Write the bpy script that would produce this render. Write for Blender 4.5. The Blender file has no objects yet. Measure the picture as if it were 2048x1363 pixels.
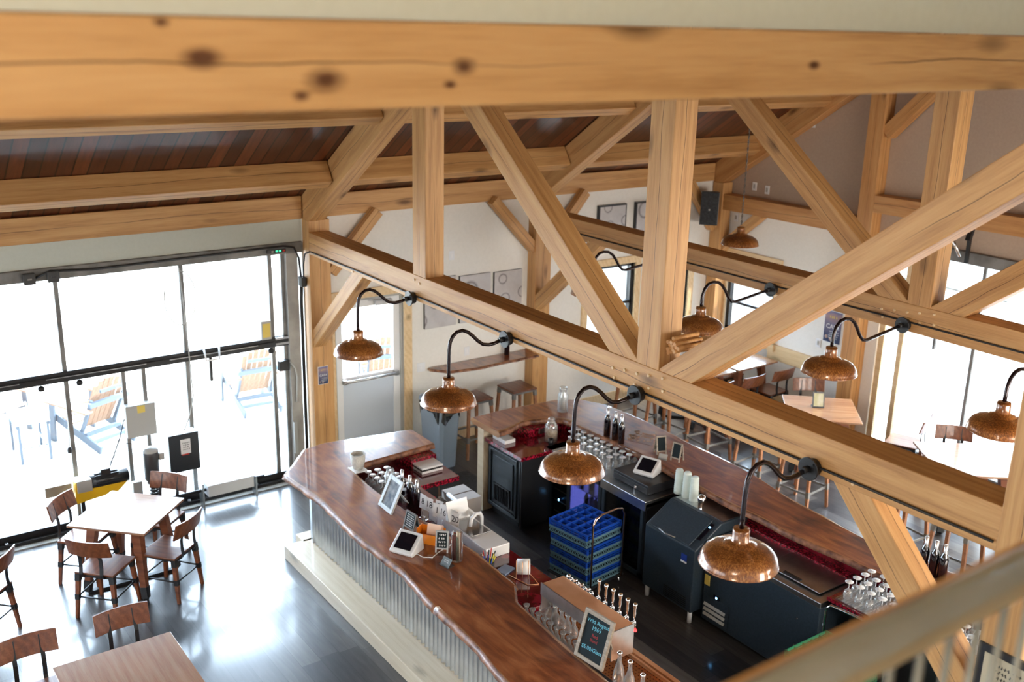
import bpy, bmesh, math, random
from mathutils import Vector, Matrix, Euler
random.seed(7)
PI = math.pi
S = bpy.context.scene
COL = S.collection

# ------------------------------------------------------------------ camera
cam_d = bpy.data.cameras.new('camera')
cam = bpy.data.objects.new('camera', cam_d); COL.objects.link(cam); S.camera = cam
cam_d.sensor_width = 36; cam_d.lens = 2072.8172 / 2048 * 36
def _basis():
    c = Vector((1024, 681.5)); f = 2072.8172
    d = lambda x, y: Vector((x - c.x, -(y - c.y), -f)).normalized()
    X = -d(-520, 15); Y = d(4050, 118); Z = X.cross(Y).normalized(); Y = Z.cross(X)
    return Matrix((X, Y, Z))
cam.matrix_world = Matrix.Translation((10.81, 0, 5.28)) @ _basis().to_4x4()
cam_d.dof.use_dof = True; cam_d.dof.focus_distance = 7.6; cam_d.dof.aperture_fstop = 1.9
cam_d.clip_start = .05

# ------------------------------------------------------------------ world, sun, window light, added front fill
w = bpy.data.worlds.new('world'); S.world = w; w.use_nodes = True
wt = w.node_tree; bg = wt.nodes['Background']; bg.inputs[0].default_value = (.66, .82, 1, 1)
# hazy sky: bright towards the low west and north, calmer elsewhere
def _lobe(v, p, k):
    tc = wt.nodes.new('ShaderNodeTexCoord'); d = wt.nodes.new('ShaderNodeVectorMath'); d.operation = 'DOT_PRODUCT'
    d.inputs[1].default_value = Vector(v).normalized(); wt.links.new(tc.outputs['Generated'], d.inputs[0])
    q = d.outputs['Value']
    for op, b in (('MAXIMUM', 0), ('POWER', p), ('MULTIPLY', k)):
        m = wt.nodes.new('ShaderNodeMath'); m.operation = op; m.inputs[1].default_value = b; wt.links.new(q, m.inputs[0]); q = m.outputs[0]
    return q
_a = wt.nodes.new('ShaderNodeMath'); _a.operation = 'ADD'; wt.links.new(_lobe((-1, -.1, .32), 4, 25), _a.inputs[0]); wt.links.new(_lobe((.1, 1, .3), 4, 75), _a.inputs[1])
_b = wt.nodes.new('ShaderNodeMath'); _b.operation = 'ADD'; wt.links.new(_a.outputs[0], _b.inputs[0]); _b.inputs[1].default_value = 1.4; wt.links.new(_b.outputs[0], bg.inputs[1])
sd = bpy.data.lights.new('sun', 'SUN'); sd.energy = 14; sd.angle = .01; sd.color = (1, .86, .68)
sun = bpy.data.objects.new('sun', sd); COL.objects.link(sun)
sun.rotation_euler = Vector((-.42, -.72, -.50)).to_track_quat('-Z', 'Y').to_euler()
def area(name, loc, to, sx, sy, e, col):
    l = bpy.data.lights.new(name, 'AREA'); l.shape = 'RECTANGLE'; l.size = sx; l.size_y = sy; l.energy = e; l.color = col
    o = bpy.data.objects.new(name, l); COL.objects.link(o); o.location = loc
    o.rotation_euler = (Vector(to) - Vector(loc)).to_track_quat('-Z', 'Y').to_euler(); return o
area('loft_window_light', (13.6, -4.4, 6.0), (6.0, 5.0, 3.4), 3.6, 1.8, 300, (1, .90, .76))
area('right_wall_window_light', (11.2, 7.6, 2.5), (0, 8.2, 3.0), 5.0, 1.4, 240, (1, .95, .88))
area('front_fill_light', (5.5, -5.6, 2.2), (4.5, 4, 1.6), 6.0, 2.6, 130, (.90, .95, 1))  # added fill lamp for the bar front and trusses, no window stands here
vs = S.view_settings
vs.view_transform = 'Standard'; vs.look = 'None'; vs.exposure = 0.82; vs.gamma = 1; vs.use_curve_mapping = False

# ------------------------------------------------------------------ helpers
def M_of(p0, p1, up=(0, 0, 1)):
    p0, p1 = Vector(p0), Vector(p1); x = (p1 - p0).normalized(); u = Vector(up)
    if abs(x.dot(u)) > .999: u = Vector((0, 1, 0))
    y = u.cross(x).normalized(); z = x.cross(y)
    m = Matrix((x, y, z)).transposed().to_4x4(); m.translation = p0
    return m, (p1 - p0).length
def bx(bm, x0, x1, y0, y1, z0, z1, mi=0, mat=None):
    v = [bm.verts.new((x, y, z)) for z in (z0, z1) for y in (y0, y1) for x in (x0, x1)]
    if mat is not None:
        for q in v: q.co = mat @ q.co
    for f in ((0, 2, 3, 1), (4, 5, 7, 6), (0, 1, 5, 4), (2, 6, 7, 3), (0, 4, 6, 2), (1, 3, 7, 5)):
        bm.faces.new([v[i] for i in f]).material_index = mi
    return v
def bar(bm, p0, p1, w, h, up=(0, 0, 1), mi=0):
    m, L = M_of(p0, p1, up); bx(bm, 0, L, -w/2, w/2, -h/2, h/2, mi, m)
def taper(bm, p0, p1, w0, w1, mi=0):
    m, L = M_of(p0, p1, (0, 1, 0)); v = []
    for x, w_ in ((0, w0), (L, w1)):
        for a, b in ((-1, -1), (1, -1), (1, 1), (-1, 1)): v.append(bm.verts.new(m @ Vector((x, a*w_/2, b*w_/2))))
    for f in ((3, 2, 1, 0), (4, 5, 6, 7), (0, 1, 5, 4), (1, 2, 6, 5), (2, 3, 7, 6), (3, 0, 4, 7)):
        bm.faces.new([v[i] for i in f]).material_index = mi
def tube(bm, pts, r, seg=8, mi=0, cap=True):
    pts = [Vector(p) for p in pts]; rings = []; prev = None
    for i, p in enumerate(pts):
        t = (pts[min(i+1, len(pts)-1)] - pts[max(i-1, 0)]).normalized()
        if prev is None:
            a = Vector((0, 0, 1)) if abs(t.z) < .9 else Vector((1, 0, 0)); n = t.cross(a).normalized()
        else: n = (prev - t * prev.dot(t)).normalized()
        prev = n; b = t.cross(n); rr = r[i] if isinstance(r, (list, tuple)) else r
        rings.append([bm.verts.new(p + rr*(math.cos(2*PI*k/seg)*n + math.sin(2*PI*k/seg)*b)) for k in range(seg)])
    for A, B in zip(rings, rings[1:]):
        for k in range(seg):
            f = bm.faces.new((A[k], A[(k+1) % seg], B[(k+1) % seg], B[k])); f.smooth = True; f.material_index = mi
    if cap:
        bm.faces.new(rings[0][::-1]).material_index = mi; bm.faces.new(rings[-1]).material_index = mi
def lathe(bm, prof, seg=24, o=(0, 0, 0), mi=0, sx=1, sy=1, smooth=True):
    o = Vector(o); rings = []
    for r, z in prof:
        if r < 1e-5: rings.append([bm.verts.new(o + Vector((0, 0, z)))])
        else: rings.append([bm.verts.new(o + Vector((sx*r*math.cos(2*PI*k/seg), sy*r*math.sin(2*PI*k/seg), z))) for k in range(seg)])
    for A, B in zip(rings, rings[1:]):
        for k in range(seg):
            k2 = (k+1) % seg
            if len(A) == 1 and len(B) == 1: continue
            if len(A) == 1: q = (A[0], B[k2], B[k])
            elif len(B) == 1: q = (A[k], A[k2], B[0])
            else: q = (A[k], A[k2], B[k2], B[k])
            f = bm.faces.new(q); f.smooth = smooth; f.material_index = mi
def cyl(bm, p0, p1, r, seg=16, mi=0): tube(bm, [p0, p1], r, seg, mi)
def poly(bm, pts, z0, z1, mi=0):
    a = [bm.verts.new((p[0], p[1], z0)) for p in pts]; b = [bm.verts.new((p[0], p[1], z1)) for p in pts]
    bm.faces.new(a[::-1]).material_index = mi; bm.faces.new(b).material_index = mi; n = len(pts)
    for i in range(n): bm.faces.new((a[i], a[(i+1) % n], b[(i+1) % n], b[i])).material_index = mi
def obj(name, bm, mats, parent=None, bev=0, fix=False):
    if not isinstance(mats, (list, tuple)): mats = [mats]
    bmesh.ops.recalc_face_normals(bm, faces=bm.faces)
    if parent is not None:
        pl = parent.matrix_basis.copy()
        pp = parent.parent
        while pp is not None: pl = pp.matrix_basis @ pl; pp = pp.parent
        if not fix: bm.transform(pl.inverted())
    me = bpy.data.meshes.new(name); bm.to_mesh(me); bm.free()
    for m in mats: me.materials.append(m)
    o = bpy.data.objects.new(name, me); COL.objects.link(o)
    if parent is not None: o.parent = parent
    if bev:
        b = o.modifiers.new('bevel', 'BEVEL'); b.width = bev; b.segments = 2; b.limit_method = 'ANGLE'; b.angle_limit = .6
    return o
def NB(): return bmesh.new()
def BX(*a): bm = bmesh.new(); bx(bm, *a); return bm
def tag(o, label, cat, group=None, kind=None):
    o['label'] = label; o['category'] = cat
    if group: o['group'] = group
    if kind: o['kind'] = kind
    return o
def thing(name, label, cat, loc=(0, 0, 0), rz=0, group=None):
    o = bpy.data.objects.new(name, None); COL.objects.link(o); o.empty_display_size = .1
    o.location = loc; o.rotation_euler = (0, 0, rz); return tag(o, label, cat, group)
def struct(o): o['kind'] = 'structure'; return o
def sthing(name, loc=(0, 0, 0)):
    o = bpy.data.objects.new(name, None); COL.objects.link(o); o.location = loc; o['kind'] = 'structure'; return o
def dup(root, loc=None, rz=None, label=None, group=None):
    r = root.copy(); COL.objects.link(r)
    if loc is not None: r.location = loc
    if rz is not None: r.rotation_euler = (0, 0, rz)
    if label: r['label'] = label
    if group: r['group'] = group
    def rec(a, b):
        for ch in a.children:
            c = ch.copy(); COL.objects.link(c); c.parent = b; rec(ch, c)
    rec(root, r); return r
def beam(name, p0, p1, w, h, mat, parent=None, up=(0, 0, 1), bev=.006, label=None):
    """timber whose own x axis runs along its grain"""
    m, L = M_of(p0, p1, up); bm = BX(0, L, -w/2, w/2, -h/2, h/2)
    o = obj(name, bm, mat, None, bev)
    if parent is not None: o.parent = parent; o.matrix_basis = Matrix.Translation(-parent.location) @ m
    else: o.matrix_basis = m
    return o
def text(name, s, size, mat, M, parent=None, ext=.0006, align='CENTER', sx=1):
    c = bpy.data.curves.new('t', 'FONT'); c.body = s; c.size = size; c.align_x = align; c.align_y = 'CENTER'; c.extrude = ext; c.resolution_u = 2
    t = bpy.data.objects.new('t', c); COL.objects.link(t)
    dg = bpy.context.evaluated_depsgraph_get(); dg.update()
    me = bpy.data.meshes.new_from_object(t.evaluated_get(dg)); bpy.data.objects.remove(t); me.materials.clear(); me.materials.append(mat)
    me.transform(Matrix.Diagonal((sx, 1, 1, 1)))
    o = bpy.data.objects.new(name, me); COL.objects.link(o)
    if parent is not None: o.parent = parent
    o.matrix_basis = M; return o
def frame_M(o, xdir, ydir):
    x = Vector(xdir).normalized(); y = Vector(ydir); y = (y - x*y.dot(x)).normalized(); z = x.cross(y)
    m = Matrix((x, y, z)).transposed().to_4x4(); m.translation = Vector(o); return m

def scribble(name, w, h, lines, mat, M, parent, seed=1, th=.0004, fill=.9):
    """rows of illegible small writing"""
    rr = random.Random(seed); bm = NB(); lh = h/lines
    for i in range(lines):
        y = h/2 - lh*(i+.5); x = -w/2*fill*rr.uniform(.7, 1); xe = w/2*fill*rr.uniform(.7, 1)
        while x < xe:
            L = lh*rr.uniform(.25, .5); a = rr.uniform(-.2, .25)*lh; bar(bm, (x, y-a, 0), (x+L, y+a*rr.uniform(.2, 1.6), 0), lh*.14, th, (0, 0, 1))
            bar(bm, (x+L*.5, y-.28*lh, 0), (x+L*.6, y+.3*lh, 0), lh*.13, th, (0, 0, 1)); x += L + lh*(.12 if rr.random() < .75 else .4)
    o = obj(name, bm, mat); o.parent = parent; o.matrix_basis = M; o['kind'] = 'stuff'; return o
# ------------------------------------------------------------------ materials
class G:
    def __init__(s, name):
        s.m = bpy.data.materials.new(name); s.m.use_nodes = True; s.t = s.m.node_tree; s.N = s.t.nodes; s.L = s.t.links; s.b = s.N['Principled BSDF']
    def n(s, t, **k):
        q = s.N.new(t)
        for a, v in k.items(): setattr(q, a, v)
        return q
    def l(s, a, b): s.L.new(a, b)
    def inp(s, q, i, v):
        if hasattr(v, 'links') or isinstance(v, bpy.types.NodeSocket): s.l(v, q.inputs[i])
        else: q.inputs[i].default_value = v
    def math(s, op, a, b=0, c=None):
        q = s.n('ShaderNodeMath', operation=op); s.inp(q, 0, a); s.inp(q, 1, b)
        if c is not None: s.inp(q, 2, c)
        return q.outputs[0]
    def mix(s, f, a, b, bt='MIX'):
        q = s.n('ShaderNodeMix', data_type='RGBA', blend_type=bt); s.inp(q, 0, f); s.inp(q, 6, a); s.inp(q, 7, b); return q.outputs[2]
    def ramp(s, f, stops):
        q = s.n('ShaderNodeValToRGB'); e = q.color_ramp.elements
        while len(e) < len(stops): e.new(.5)
        for i, (p, c) in enumerate(stops): e[i].position = p; e[i].color = (c, c, c, 1) if isinstance(c, (int, float)) else (*c, 1)
        s.l(f, q.inputs[0]); return q.outputs[0]
    def coord(s, sc=(1, 1, 1), rnd=False, rot=(0, 0, 0)):
        tc = s.n('ShaderNodeTexCoord'); o = tc.outputs['Object']
        if rnd:
            oi = s.n('ShaderNodeObjectInfo'); mm = s.n('ShaderNodeVectorMath', operation='MULTIPLY_ADD')
            cb = s.n('ShaderNodeCombineXYZ'); 
            for i, k in enumerate((37., 11., 5.)): s.l(s.math('MULTIPLY', oi.outputs['Random'], k), cb.inputs[i])
            ad = s.n('ShaderNodeVectorMath', operation='ADD'); s.l(o, ad.inputs[0]); s.l(cb.outputs[0], ad.inputs[1]); o = ad.outputs[0]
            s.N.remove(mm)
        mp = s.n('ShaderNodeMapping'); mp.inputs['Scale'].default_value = sc; mp.inputs['Rotation'].default_value = rot; s.l(o, mp.inputs[0]); return mp.outputs[0]
    def noise(s, v, scale, det=4, dist=0, rough=.5):
        q = s.n('ShaderNodeTexNoise'); s.l(v, q.inputs['Vector']); q.inputs['Scale'].default_value = scale; q.inputs['Detail'].default_value = det
        q.inputs['Distortion'].default_value = dist; q.inputs['Roughness'].default_value = rough; return q.outputs[0]
    def bump(s, h, st, d=.01):
        q = s.n('ShaderNodeBump'); q.inputs['Strength'].default_value = st; q.inputs['Distance'].default_value = d; s.l(h, q.inputs['Height']); s.l(q.outputs[0], s.b.inputs['Normal'])
    def set(s, **k):
        for a, v in k.items():
            nm = a.replace('_', ' '); i = s.b.inputs[nm]
            if isinstance(v, bpy.types.NodeSocket): s.l(v, i)
            elif isinstance(v, tuple) and len(v) == 3: i.default_value = (*v, 1)
            else: i.default_value = v
        return s.m
def plain(name, col, rough=.5, metal=0, coat=0, **k):
    g = G(name); return g.set(Base_Color=col, Roughness=rough, Metallic=metal, Coat_Weight=coat, **k)
def noisy(name, a, b, scale, rough=.5, metal=0, coat=0, st=0, sc=(1, 1, 1), rnd=True, lo=.35, hi=.65, **k):
    g = G(name); f = g.noise(g.coord(sc, rnd), scale, 5); c = g.ramp(f, [(lo, a), (hi, b)])
    if st: g.bump(f, st)
    return g.set(Base_Color=c, Roughness=rough, Metallic=metal, Coat_Weight=coat, **k)
def timber(name, c0, c1, c2, rough=.5, crack=True, coat=0, knots=()):
    g = G(name); v = g.coord((1, 1, 1), True)
    st = g.coord((.9, 14, 14), True); f = g.noise(st, 1.6, 6, .6, .6)
    big = g.noise(g.coord((.5, 3, 3), True), 1.3, 3, .4)
    wv = g.n('ShaderNodeTexWave', wave_type='RINGS', rings_direction='X'); g.l(g.coord((.12, 1.4, 1.4), True), wv.inputs[0])
    wv.inputs['Scale'].default_value = 4; wv.inputs['Distortion'].default_value = 6; wv.inputs['Detail'].default_value = 3; wv.inputs['Detail Scale'].default_value = .8
    fine = g.noise(g.coord((5, 110, 110), True), 1.0, 3, .2, .6)
    f2 = g.math('ADD', g.math('MULTIPLY', g.math('SUBTRACT', fine, .5), .30), g.math('MULTIPLY', big, .12))
    f2 = g.math('ADD', f2, g.math('MULTIPLY', f, .5)); f2 = g.math('ADD', f2, g.math('MULTIPLY', wv.outputs[1], .11))
    f2 = g.math('ADD', f2, g.math('MULTIPLY', big, .18))
    c = g.ramp(f2, [(.26, c0), (.46, c1), (.70, c2)])
    vo = g.n('ShaderNodeTexVoronoi'); g.l(g.coord((.8, 2.2, 2.2), True), vo.inputs['Vector']); vo.inputs['Scale'].default_value = 1.5
    kd = g.math('ADD', vo.outputs['Distance'], g.math('MULTIPLY', g.math('SUBTRACT', f, .5), .12))
    c = g.mix(g.ramp(kd, [(.04, 1), (.17, 0)]), c, tuple(x*.45 for x in c0) + (1,))
    for kx, kz, kr in knots:
        tk = g.n('ShaderNodeTexCoord'); mk = g.n('ShaderNodeMapping'); mk.inputs['Location'].default_value = (-kx*.55, -1.0, -kz); mk.inputs['Scale'].default_value = (.55, -10 if 0 else 0, 1)
        mk.inputs['Location'].default_value = (-kx*.55, 0, -kz); g.l(tk.outputs['Object'], mk.inputs[0])
        ln = g.n('ShaderNodeVectorMath', operation='LENGTH'); g.l(mk.outputs[0], ln.inputs[0])
        kk = g.math('ADD', g.math('DIVIDE', ln.outputs['Value'], kr), g.math('MULTIPLY', g.math('SUBTRACT', f, .5), .9))
        c = g.mix(g.ramp(kk, [(.25, 1), (1, 0)]), c, (.10, .035, .012, 1))
    if crack:
        tc = g.n('ShaderNodeTexCoord'); sp = g.n('ShaderNodeSeparateXYZ'); g.l(tc.outputs['Object'], sp.inputs[0])
        wob = g.math('MULTIPLY', g.math('SUBTRACT', g.noise(g.coord((1, .01, .01), True), .7, 5), .5), .14)
        ms = g.ramp(g.noise(g.coord((.55, .2, .2), True), 1.0, 1), [(.42, 0), (.5, 1)])
        for ax in (1, 2):
            d = g.math('ABSOLUTE', g.math('ADD', sp.outputs[ax], wob))
            ln = g.math('MULTIPLY', g.math('LESS_THAN', d, .0023), ms)
            c = g.mix(g.math('MULTIPLY', ln, .85), c, (.07, .03, .01, 1))
    g.bump(f, .12); return g.set(Base_Color=c, Roughness=rough, Coat_Weight=coat)
OAK = timber('oak_timber', (.40, .19, .06), (.57, .305, .112), (.67, .395, .165))
KNOT = timber('oak_timber_with_dark_knots', (.40, .205, .075), (.55, .315, .13), (.64, .40, .185), knots=[(7.77, .017, .030), (8.05, -.03, .036), (8.42, -.003, .026), (7.69, .087, .014), (9.73, -.003, .02), (7.99, -.065, .016), (8.38, -.045, .014)])
OAKD = timber('oak_timber_red', (.40, .17, .05), (.55, .27, .09), (.66, .37, .15))
TRIM = timber('pine_trim', (.62, .42, .2), (.75, .55, .31), (.82, .64, .4), .5, False)
FURN = timber('walnut_seat_wood', (.10, .026, .010), (.19, .060, .022), (.30, .11, .045), .32, False, .25)
PALE = timber('pale_maple', (.56, .44, .29), (.64, .53, .38), (.7, .6, .46), .35, False, .3)
LEG = timber('leg_wood', (.13, .035, .014), (.24, .075, .03), (.33, .12, .05), .42, False)
TABLE = timber('table_wood', (.24, .10, .05), (.36, .18, .095), (.45, .26, .145), .22, False, .8)
BOARD = timber('deck_board_grey', (.50, .46, .42), (.62, .58, .53), (.72, .68, .62), .75, False)
BACKB = timber('adirondack_slat_wood', (.22, .12, .07), (.3, .17, .105), (.36, .22, .14), .7, False)
def bartop():
    g = G('redwood_slab_glossy'); f = g.noise(g.coord((.7, 4.5, 4.5)), 2.0, 7, 1.4, .6); b = g.noise(g.coord((1, 1.6, 1)), 1.7, 4, 1.8)
    k = g.math('ADD', g.math('MULTIPLY', f, .55), g.math('MULTIPLY', b, .45))
    c = g.ramp(k, [(.32, (.035, .007, .003)), (.42, (.15, .035, .011)), (.54, (.30, .085, .024)), (.70, (.48, .19, .07))])
    return g.set(Base_Color=c, Roughness=.35, Coat_Weight=1, Coat_Roughness=.02)
SLAB = bartop()
SAP = noisy('sapwood_edge', (.25, .10, .035), (.42, .22, .095), 3, .4, coat=.6, sc=(1, 5, 5))
BARK = noisy('live_edge_bark', (.08, .025, .012), (.34, .15, .075), 14, .55, coat=.25, st=.5)
RED = noisy('red_resin_counter', (.05, .002, .004), (.22, .008, .02), 9, .12, coat=1)
REDE = noisy('red_resin_edge_flakes', (.08, .002, .005), (.55, .02, .06), 45, .2, coat=1, lo=.45, hi=.7)
WALL = noisy('painted_drywall_warm_white', (.80, .775, .72), (.83, .805, .75), 30, .8)
WALLG = noisy('painted_drywall_sage', (.56, .58, .51), (.58, .6, .53), 30, .8)
WALLSHADE = noisy('drywall_shaded_gable', (.44, .33, .25), (.47, .355, .27), 30, .8)  # wall paint darkened and warmed: shade of the upper gable in the colour
def planks(name, ax, wd, ln, cols, rough, coat, gap=(.01, .008, .007), gw=.03, jitter=.5, seam=True):
    """boards laid side by side along the object axis 1-ax"""
    g = G(name); tc = g.n('ShaderNodeTexCoord'); sp = g.n('ShaderNodeSeparateXYZ'); g.l(tc.outputs['Object'], sp.inputs[0])
    across, along = sp.outputs[ax], sp.outputs[1-ax]
    a = g.math('DIVIDE', across, wd); row = g.math('FLOOR', a); fa = g.math('FRACT', a)
    wn = g.n('ShaderNodeTexWhiteNoise', noise_dimensions='1D'); g.l(row, wn.inputs['W'])
    b = g.math('ADD', g.math('DIVIDE', along, ln), g.math('MULTIPLY', wn.outputs[0], 3.7)); fb = g.math('FRACT', b)
    cb = g.n('ShaderNodeCombineXYZ'); g.l(row, cb.inputs[0]); g.l(g.math('FLOOR', b), cb.inputs[1])
    w2 = g.n('ShaderNodeTexWhiteNoise', noise_dimensions='2D'); g.l(cb.outputs[0], w2.inputs['Vector'])
    sc = [3, 3, 3]; sc[ax] = 28; nz = g.noise(g.coord(tuple(sc)), 1.0, 6, .5)
    k = g.math('ADD', g.math('MULTIPLY', w2.outputs[0], jitter), g.math('MULTIPLY', nz, 1-jitter))
    c = g.ramp(k, [(.2, cols[0]), (.5, cols[1]), (.8, cols[2])])
    e = g.math('LESS_THAN', g.math('MINIMUM', fa, g.math('SUBTRACT', 1, fa)), gw)
    if seam: e = g.math('MAXIMUM', e, g.math('LESS_THAN', fb, .003))
    c = g.mix(e, c, (*gap, 1)); g.bump(g.math('ADD', g.math('MULTIPLY', nz, .3), g.math('MULTIPLY', e, -1)), .15, .004)
    return g.set(Base_Color=c, Roughness=rough, Coat_Weight=coat, Coat_Roughness=.12)
FLOOR = planks('dark_plank_floor', 1, .18, 1.22, [(.018, .016, .017), (.05, .045, .044), (.12, .108, .10)], .34, .55, gw=.012)
ROOFB = planks('stained_roof_boards', 1, .14, 40, [(.03, .007, .003), (.075, .017, .006), (.16, .04, .014)], .36, .2, (.004, .002, .001), gw=.055, jitter=.45, seam=False)
DECKB = planks('pale_deck_boards', 0, .14, 4, [(.50, .46, .40), (.58, .54, .47), (.66, .62, .55)], .8, 0, (.25, .22, .19), .04)
BLK = plain('black_powder_metal', (.012, .012, .013), .38)
ARM = plain('dark_bronze_arm', (.02, .010, .012), .22, .6, .4)
STEEL = noisy('brushed_steel', (.52, .53, .54), (.62, .63, .64), 12, .28, 1)
GSTEEL = noisy('dull_grey_steel', (.16, .155, .145), (.26, .25, .235), 6, .6, .3)
JAMB = noisy('grey_tube_steel_jamb', (.30, .29, .27), (.42, .41, .38), 5, .6, .2)
CHROME = plain('chrome', (.8, .8, .82), .06, 1)
CHAIRM = plain('charcoal_chair_steel', (.035, .038, .042), .42, .5)
COPPER = noisy('copper_sheet', (.66, .30, .13), (.88, .50, .28), 2.2, .42, .6)
PERF = None
def shade_mat():
    g = G('mottled_copper_enamel'); f = g.noise(g.coord((30, 30, 10), True), 3.4, 4, .5, .7); b = g.noise(g.coord((1, 1, 1), True), 5, 2)
    k = g.math('ADD', g.math('MULTIPLY', f, .7), g.math('MULTIPLY', b, .3))
    c = g.ramp(k, [(.36, (.075, .020, .003)), (.50, (.22, .068, .012)), (.64, (.50, .21, .055))])
    return g.set(Base_Color=c, Roughness=.3, Metallic=.15, Coat_Weight=1, Coat_Roughness=.03)
SHADE = shade_mat()
def glassy(name, tint=(1, 1, 1), glo=.10, rough=.02, white=.0, wcol=(.95, .97, 1)):
    g = G(name); N = g.N; N.remove(g.b); out = N['Material Output']
    tr = g.n('ShaderNodeBsdfTransparent'); tr.inputs[0].default_value = (*tint, 1)
    gl = g.n('ShaderNodeBsdfGlossy'); gl.inputs['Roughness'].default_value = rough
    lw = g.n('ShaderNodeLayerWeight'); lw.inputs[0].default_value = .35
    mx = g.n('ShaderNodeMixShader'); g.l(g.math('ADD', g.math('MULTIPLY', lw.outputs[0], .75), glo), mx.inputs[0]); g.l(tr.outputs[0], mx.inputs[1]); g.l(gl.outputs[0], mx.inputs[2])
    s = mx.outputs[0]
    if white:
        df = g.n('ShaderNodeBsdfDiffuse'); df.inputs[0].default_value = (*wcol, 1); m2 = g.n('ShaderNodeMixShader'); m2.inputs[0].default_value = white
        g.l(s, m2.inputs[1]); g.l(df.outputs[0], m2.inputs[2]); s = m2.outputs[0]
    g.l(s, out.inputs[0]); return g.m
PANE = glassy('window_glass', (.97, .985, .99), .015)
GLASS = glassy('drinking_glass', (.96, .98, .99), .10, .03, .12)
FOOT = glassy('glass_foot_rim', (.95, .97, .99), .18, .05, .6)
GLASSD = glassy('cooler_door_glass', (.50, .56, .64), .05, .02)
CLEARP = glassy('clear_acrylic', (.97, .98, .99), .04, .03, .02)
FROST = glassy('translucent_plastic_cups', (.9, .95, .92), .05, .25, .7, (.86, .95, .9))
WHITE = plain('white_plastic', (.82, .83, .84), .3, 0, .3)
PAPER = plain('white_card', (.85, .85, .85), .6)
CARD = noisy('white_carton', (.62, .58, .55), (.66, .62, .59), 8, .7)
CARDB = plain('brown_carton_inside', (.12, .07, .045), .8)
BLKP = plain('black_plastic', (.02, .021, .024), .3)
BLKG = plain('black_glossy_screen', (.004, .005, .01), .05, 0, 1)
APPL = noisy('charcoal_appliance_vinyl', (.022, .036, .052), (.032, .048, .066), 60, .42, .1)
CAB = noisy('black_painted_cabinet', (.012, .017, .022), (.018, .025, .032), 3, .3, sc=(1, 1, 8))
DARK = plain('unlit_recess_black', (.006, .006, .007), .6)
BLUE = plain('blue_rack_plastic', (.008, .07, .46), .35)
BLUG = plain('pale_blue_rack_plastic', (.12, .24, .30), .45)
GREEN = plain('green_rack_plastic', (.0, .22, .11), .4)
ORANGE = plain('orange_plastic', (.85, .24, .01), .35, 0, .3)
YEL = plain('yellow_paint', (.85, .50, .01), .4)
YLAB = plain('yellow_label', (.72, .55, .12), .6)
GBOX = plain('grey_enclosure', (.42, .42, .40), .5)
BINC = plain('grey_bin_plastic', (.30, .37, .45), .45)
BAG = plain('black_bin_liner', (.008, .008, .01), .18, 0, .6)
WINE = plain('dark_wine_bottle_glass', (.006, .004, .007), .06, 0, 1)
CAPS = plain('silver_capsule', (.75, .76, .78), .25, .7)
SLATE = plain('chalkboard_slate', (.02, .028, .032), .9, Specular_IOR_Level=.15)
GWOOD = noisy('weathered_grey_frame_wood', (.26, .21, .16), (.4, .34, .27), 9, .6, sc=(1, 6, 6))
WFRAME = noisy('whitewashed_frame_wood', (.36, .37, .37), (.48, .49, .49), 9, .5, sc=(1, 6, 6))
CHALKW = plain('white_chalk', (.8, .8, .8), .9)
CHALKB = plain('blue_chalk', (.16, .5, .62), .9)
CHALKR = plain('red_chalk', (.35, .03, .03), .9)
INK = plain('black_ink', (.01, .01, .012), .6)
INKB = plain('navy_ink', (.02, .03, .12), .6)
REDP = plain('red_plastic', (.6, .03, .02), .4)
MAT_ = noisy('ribbed_black_rubber', (.012, .014, .017), (.03, .034, .04), 40, .6, st=.6)
ADIR = plain('grey_painted_wood', (.10, .125, .16), .6)
LOOSE = noisy('cereal_brown', (.35, .22, .11), (.6, .43, .25), 60, .8)
BINW = timber('bin_wood', (.20, .085, .025), (.32, .15, .05), (.42, .22, .09), .5, False)
CONC = noisy('pale_concrete', (.5, .48, .45), (.58, .56, .53), 2, .9)
SAIL = plain('white_flower_pot_ceramic', (.62, .6, .55), .7)
def emis(name, col, e):
    g = G(name); return g.set(Base_Color=(0, 0, 0), Emission_Color=col, Emission_Strength=e)
LED = emis('blue_led', (.15, .5, 1), 14)
LEDR = emis('red_led', (1, .02, .02), 5)
LEDG = emis('green_led', (.05, .6, .3), 1.2)
FRIDGE = emis('fridge_interior_light', (.22, .20, .70), 3.2)
def stone():
    g = G('pale_stone_wall'); v = g.n('ShaderNodeTexVoronoi', feature='DISTANCE_TO_EDGE'); g.l(g.coord((1, 1, 1.5)), v.inputs['Vector']); v.inputs['Scale'].default_value = 2.2
    c = g.ramp(v.outputs[0], [(.02, (.35, .33, .3)), (.08, (.6, .57, .53))]); return g.set(Base_Color=c, Roughness=.9)
STONE = stone()
def photo(name, sc, seed):
    g = G(name); v = g.coord((1, 1, 1), False); vo = g.n('ShaderNodeTexVoronoi'); g.l(v, vo.inputs['Vector']); vo.inputs['Scale'].default_value = sc
    r = g.math('ABSOLUTE', g.math('SUBTRACT', vo.outputs['Distance'], .32)); k = g.math('ADD', g.ramp(r, [(0, .0), (.07, .5)]), g.math('MULTIPLY', g.noise(v, 5+seed, 4), .55))
    c = g.ramp(k, [(.25, (.16, .14, .14)), (.6, (.42, .39, .39)), (1, (.62, .6, .59))]); return g.set(Base_Color=c, Roughness=.5)
PH = [photo('grey_photo_print_%d' % i, s, i) for i, s in enumerate((3.2, 2.6, 4.5))]
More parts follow.
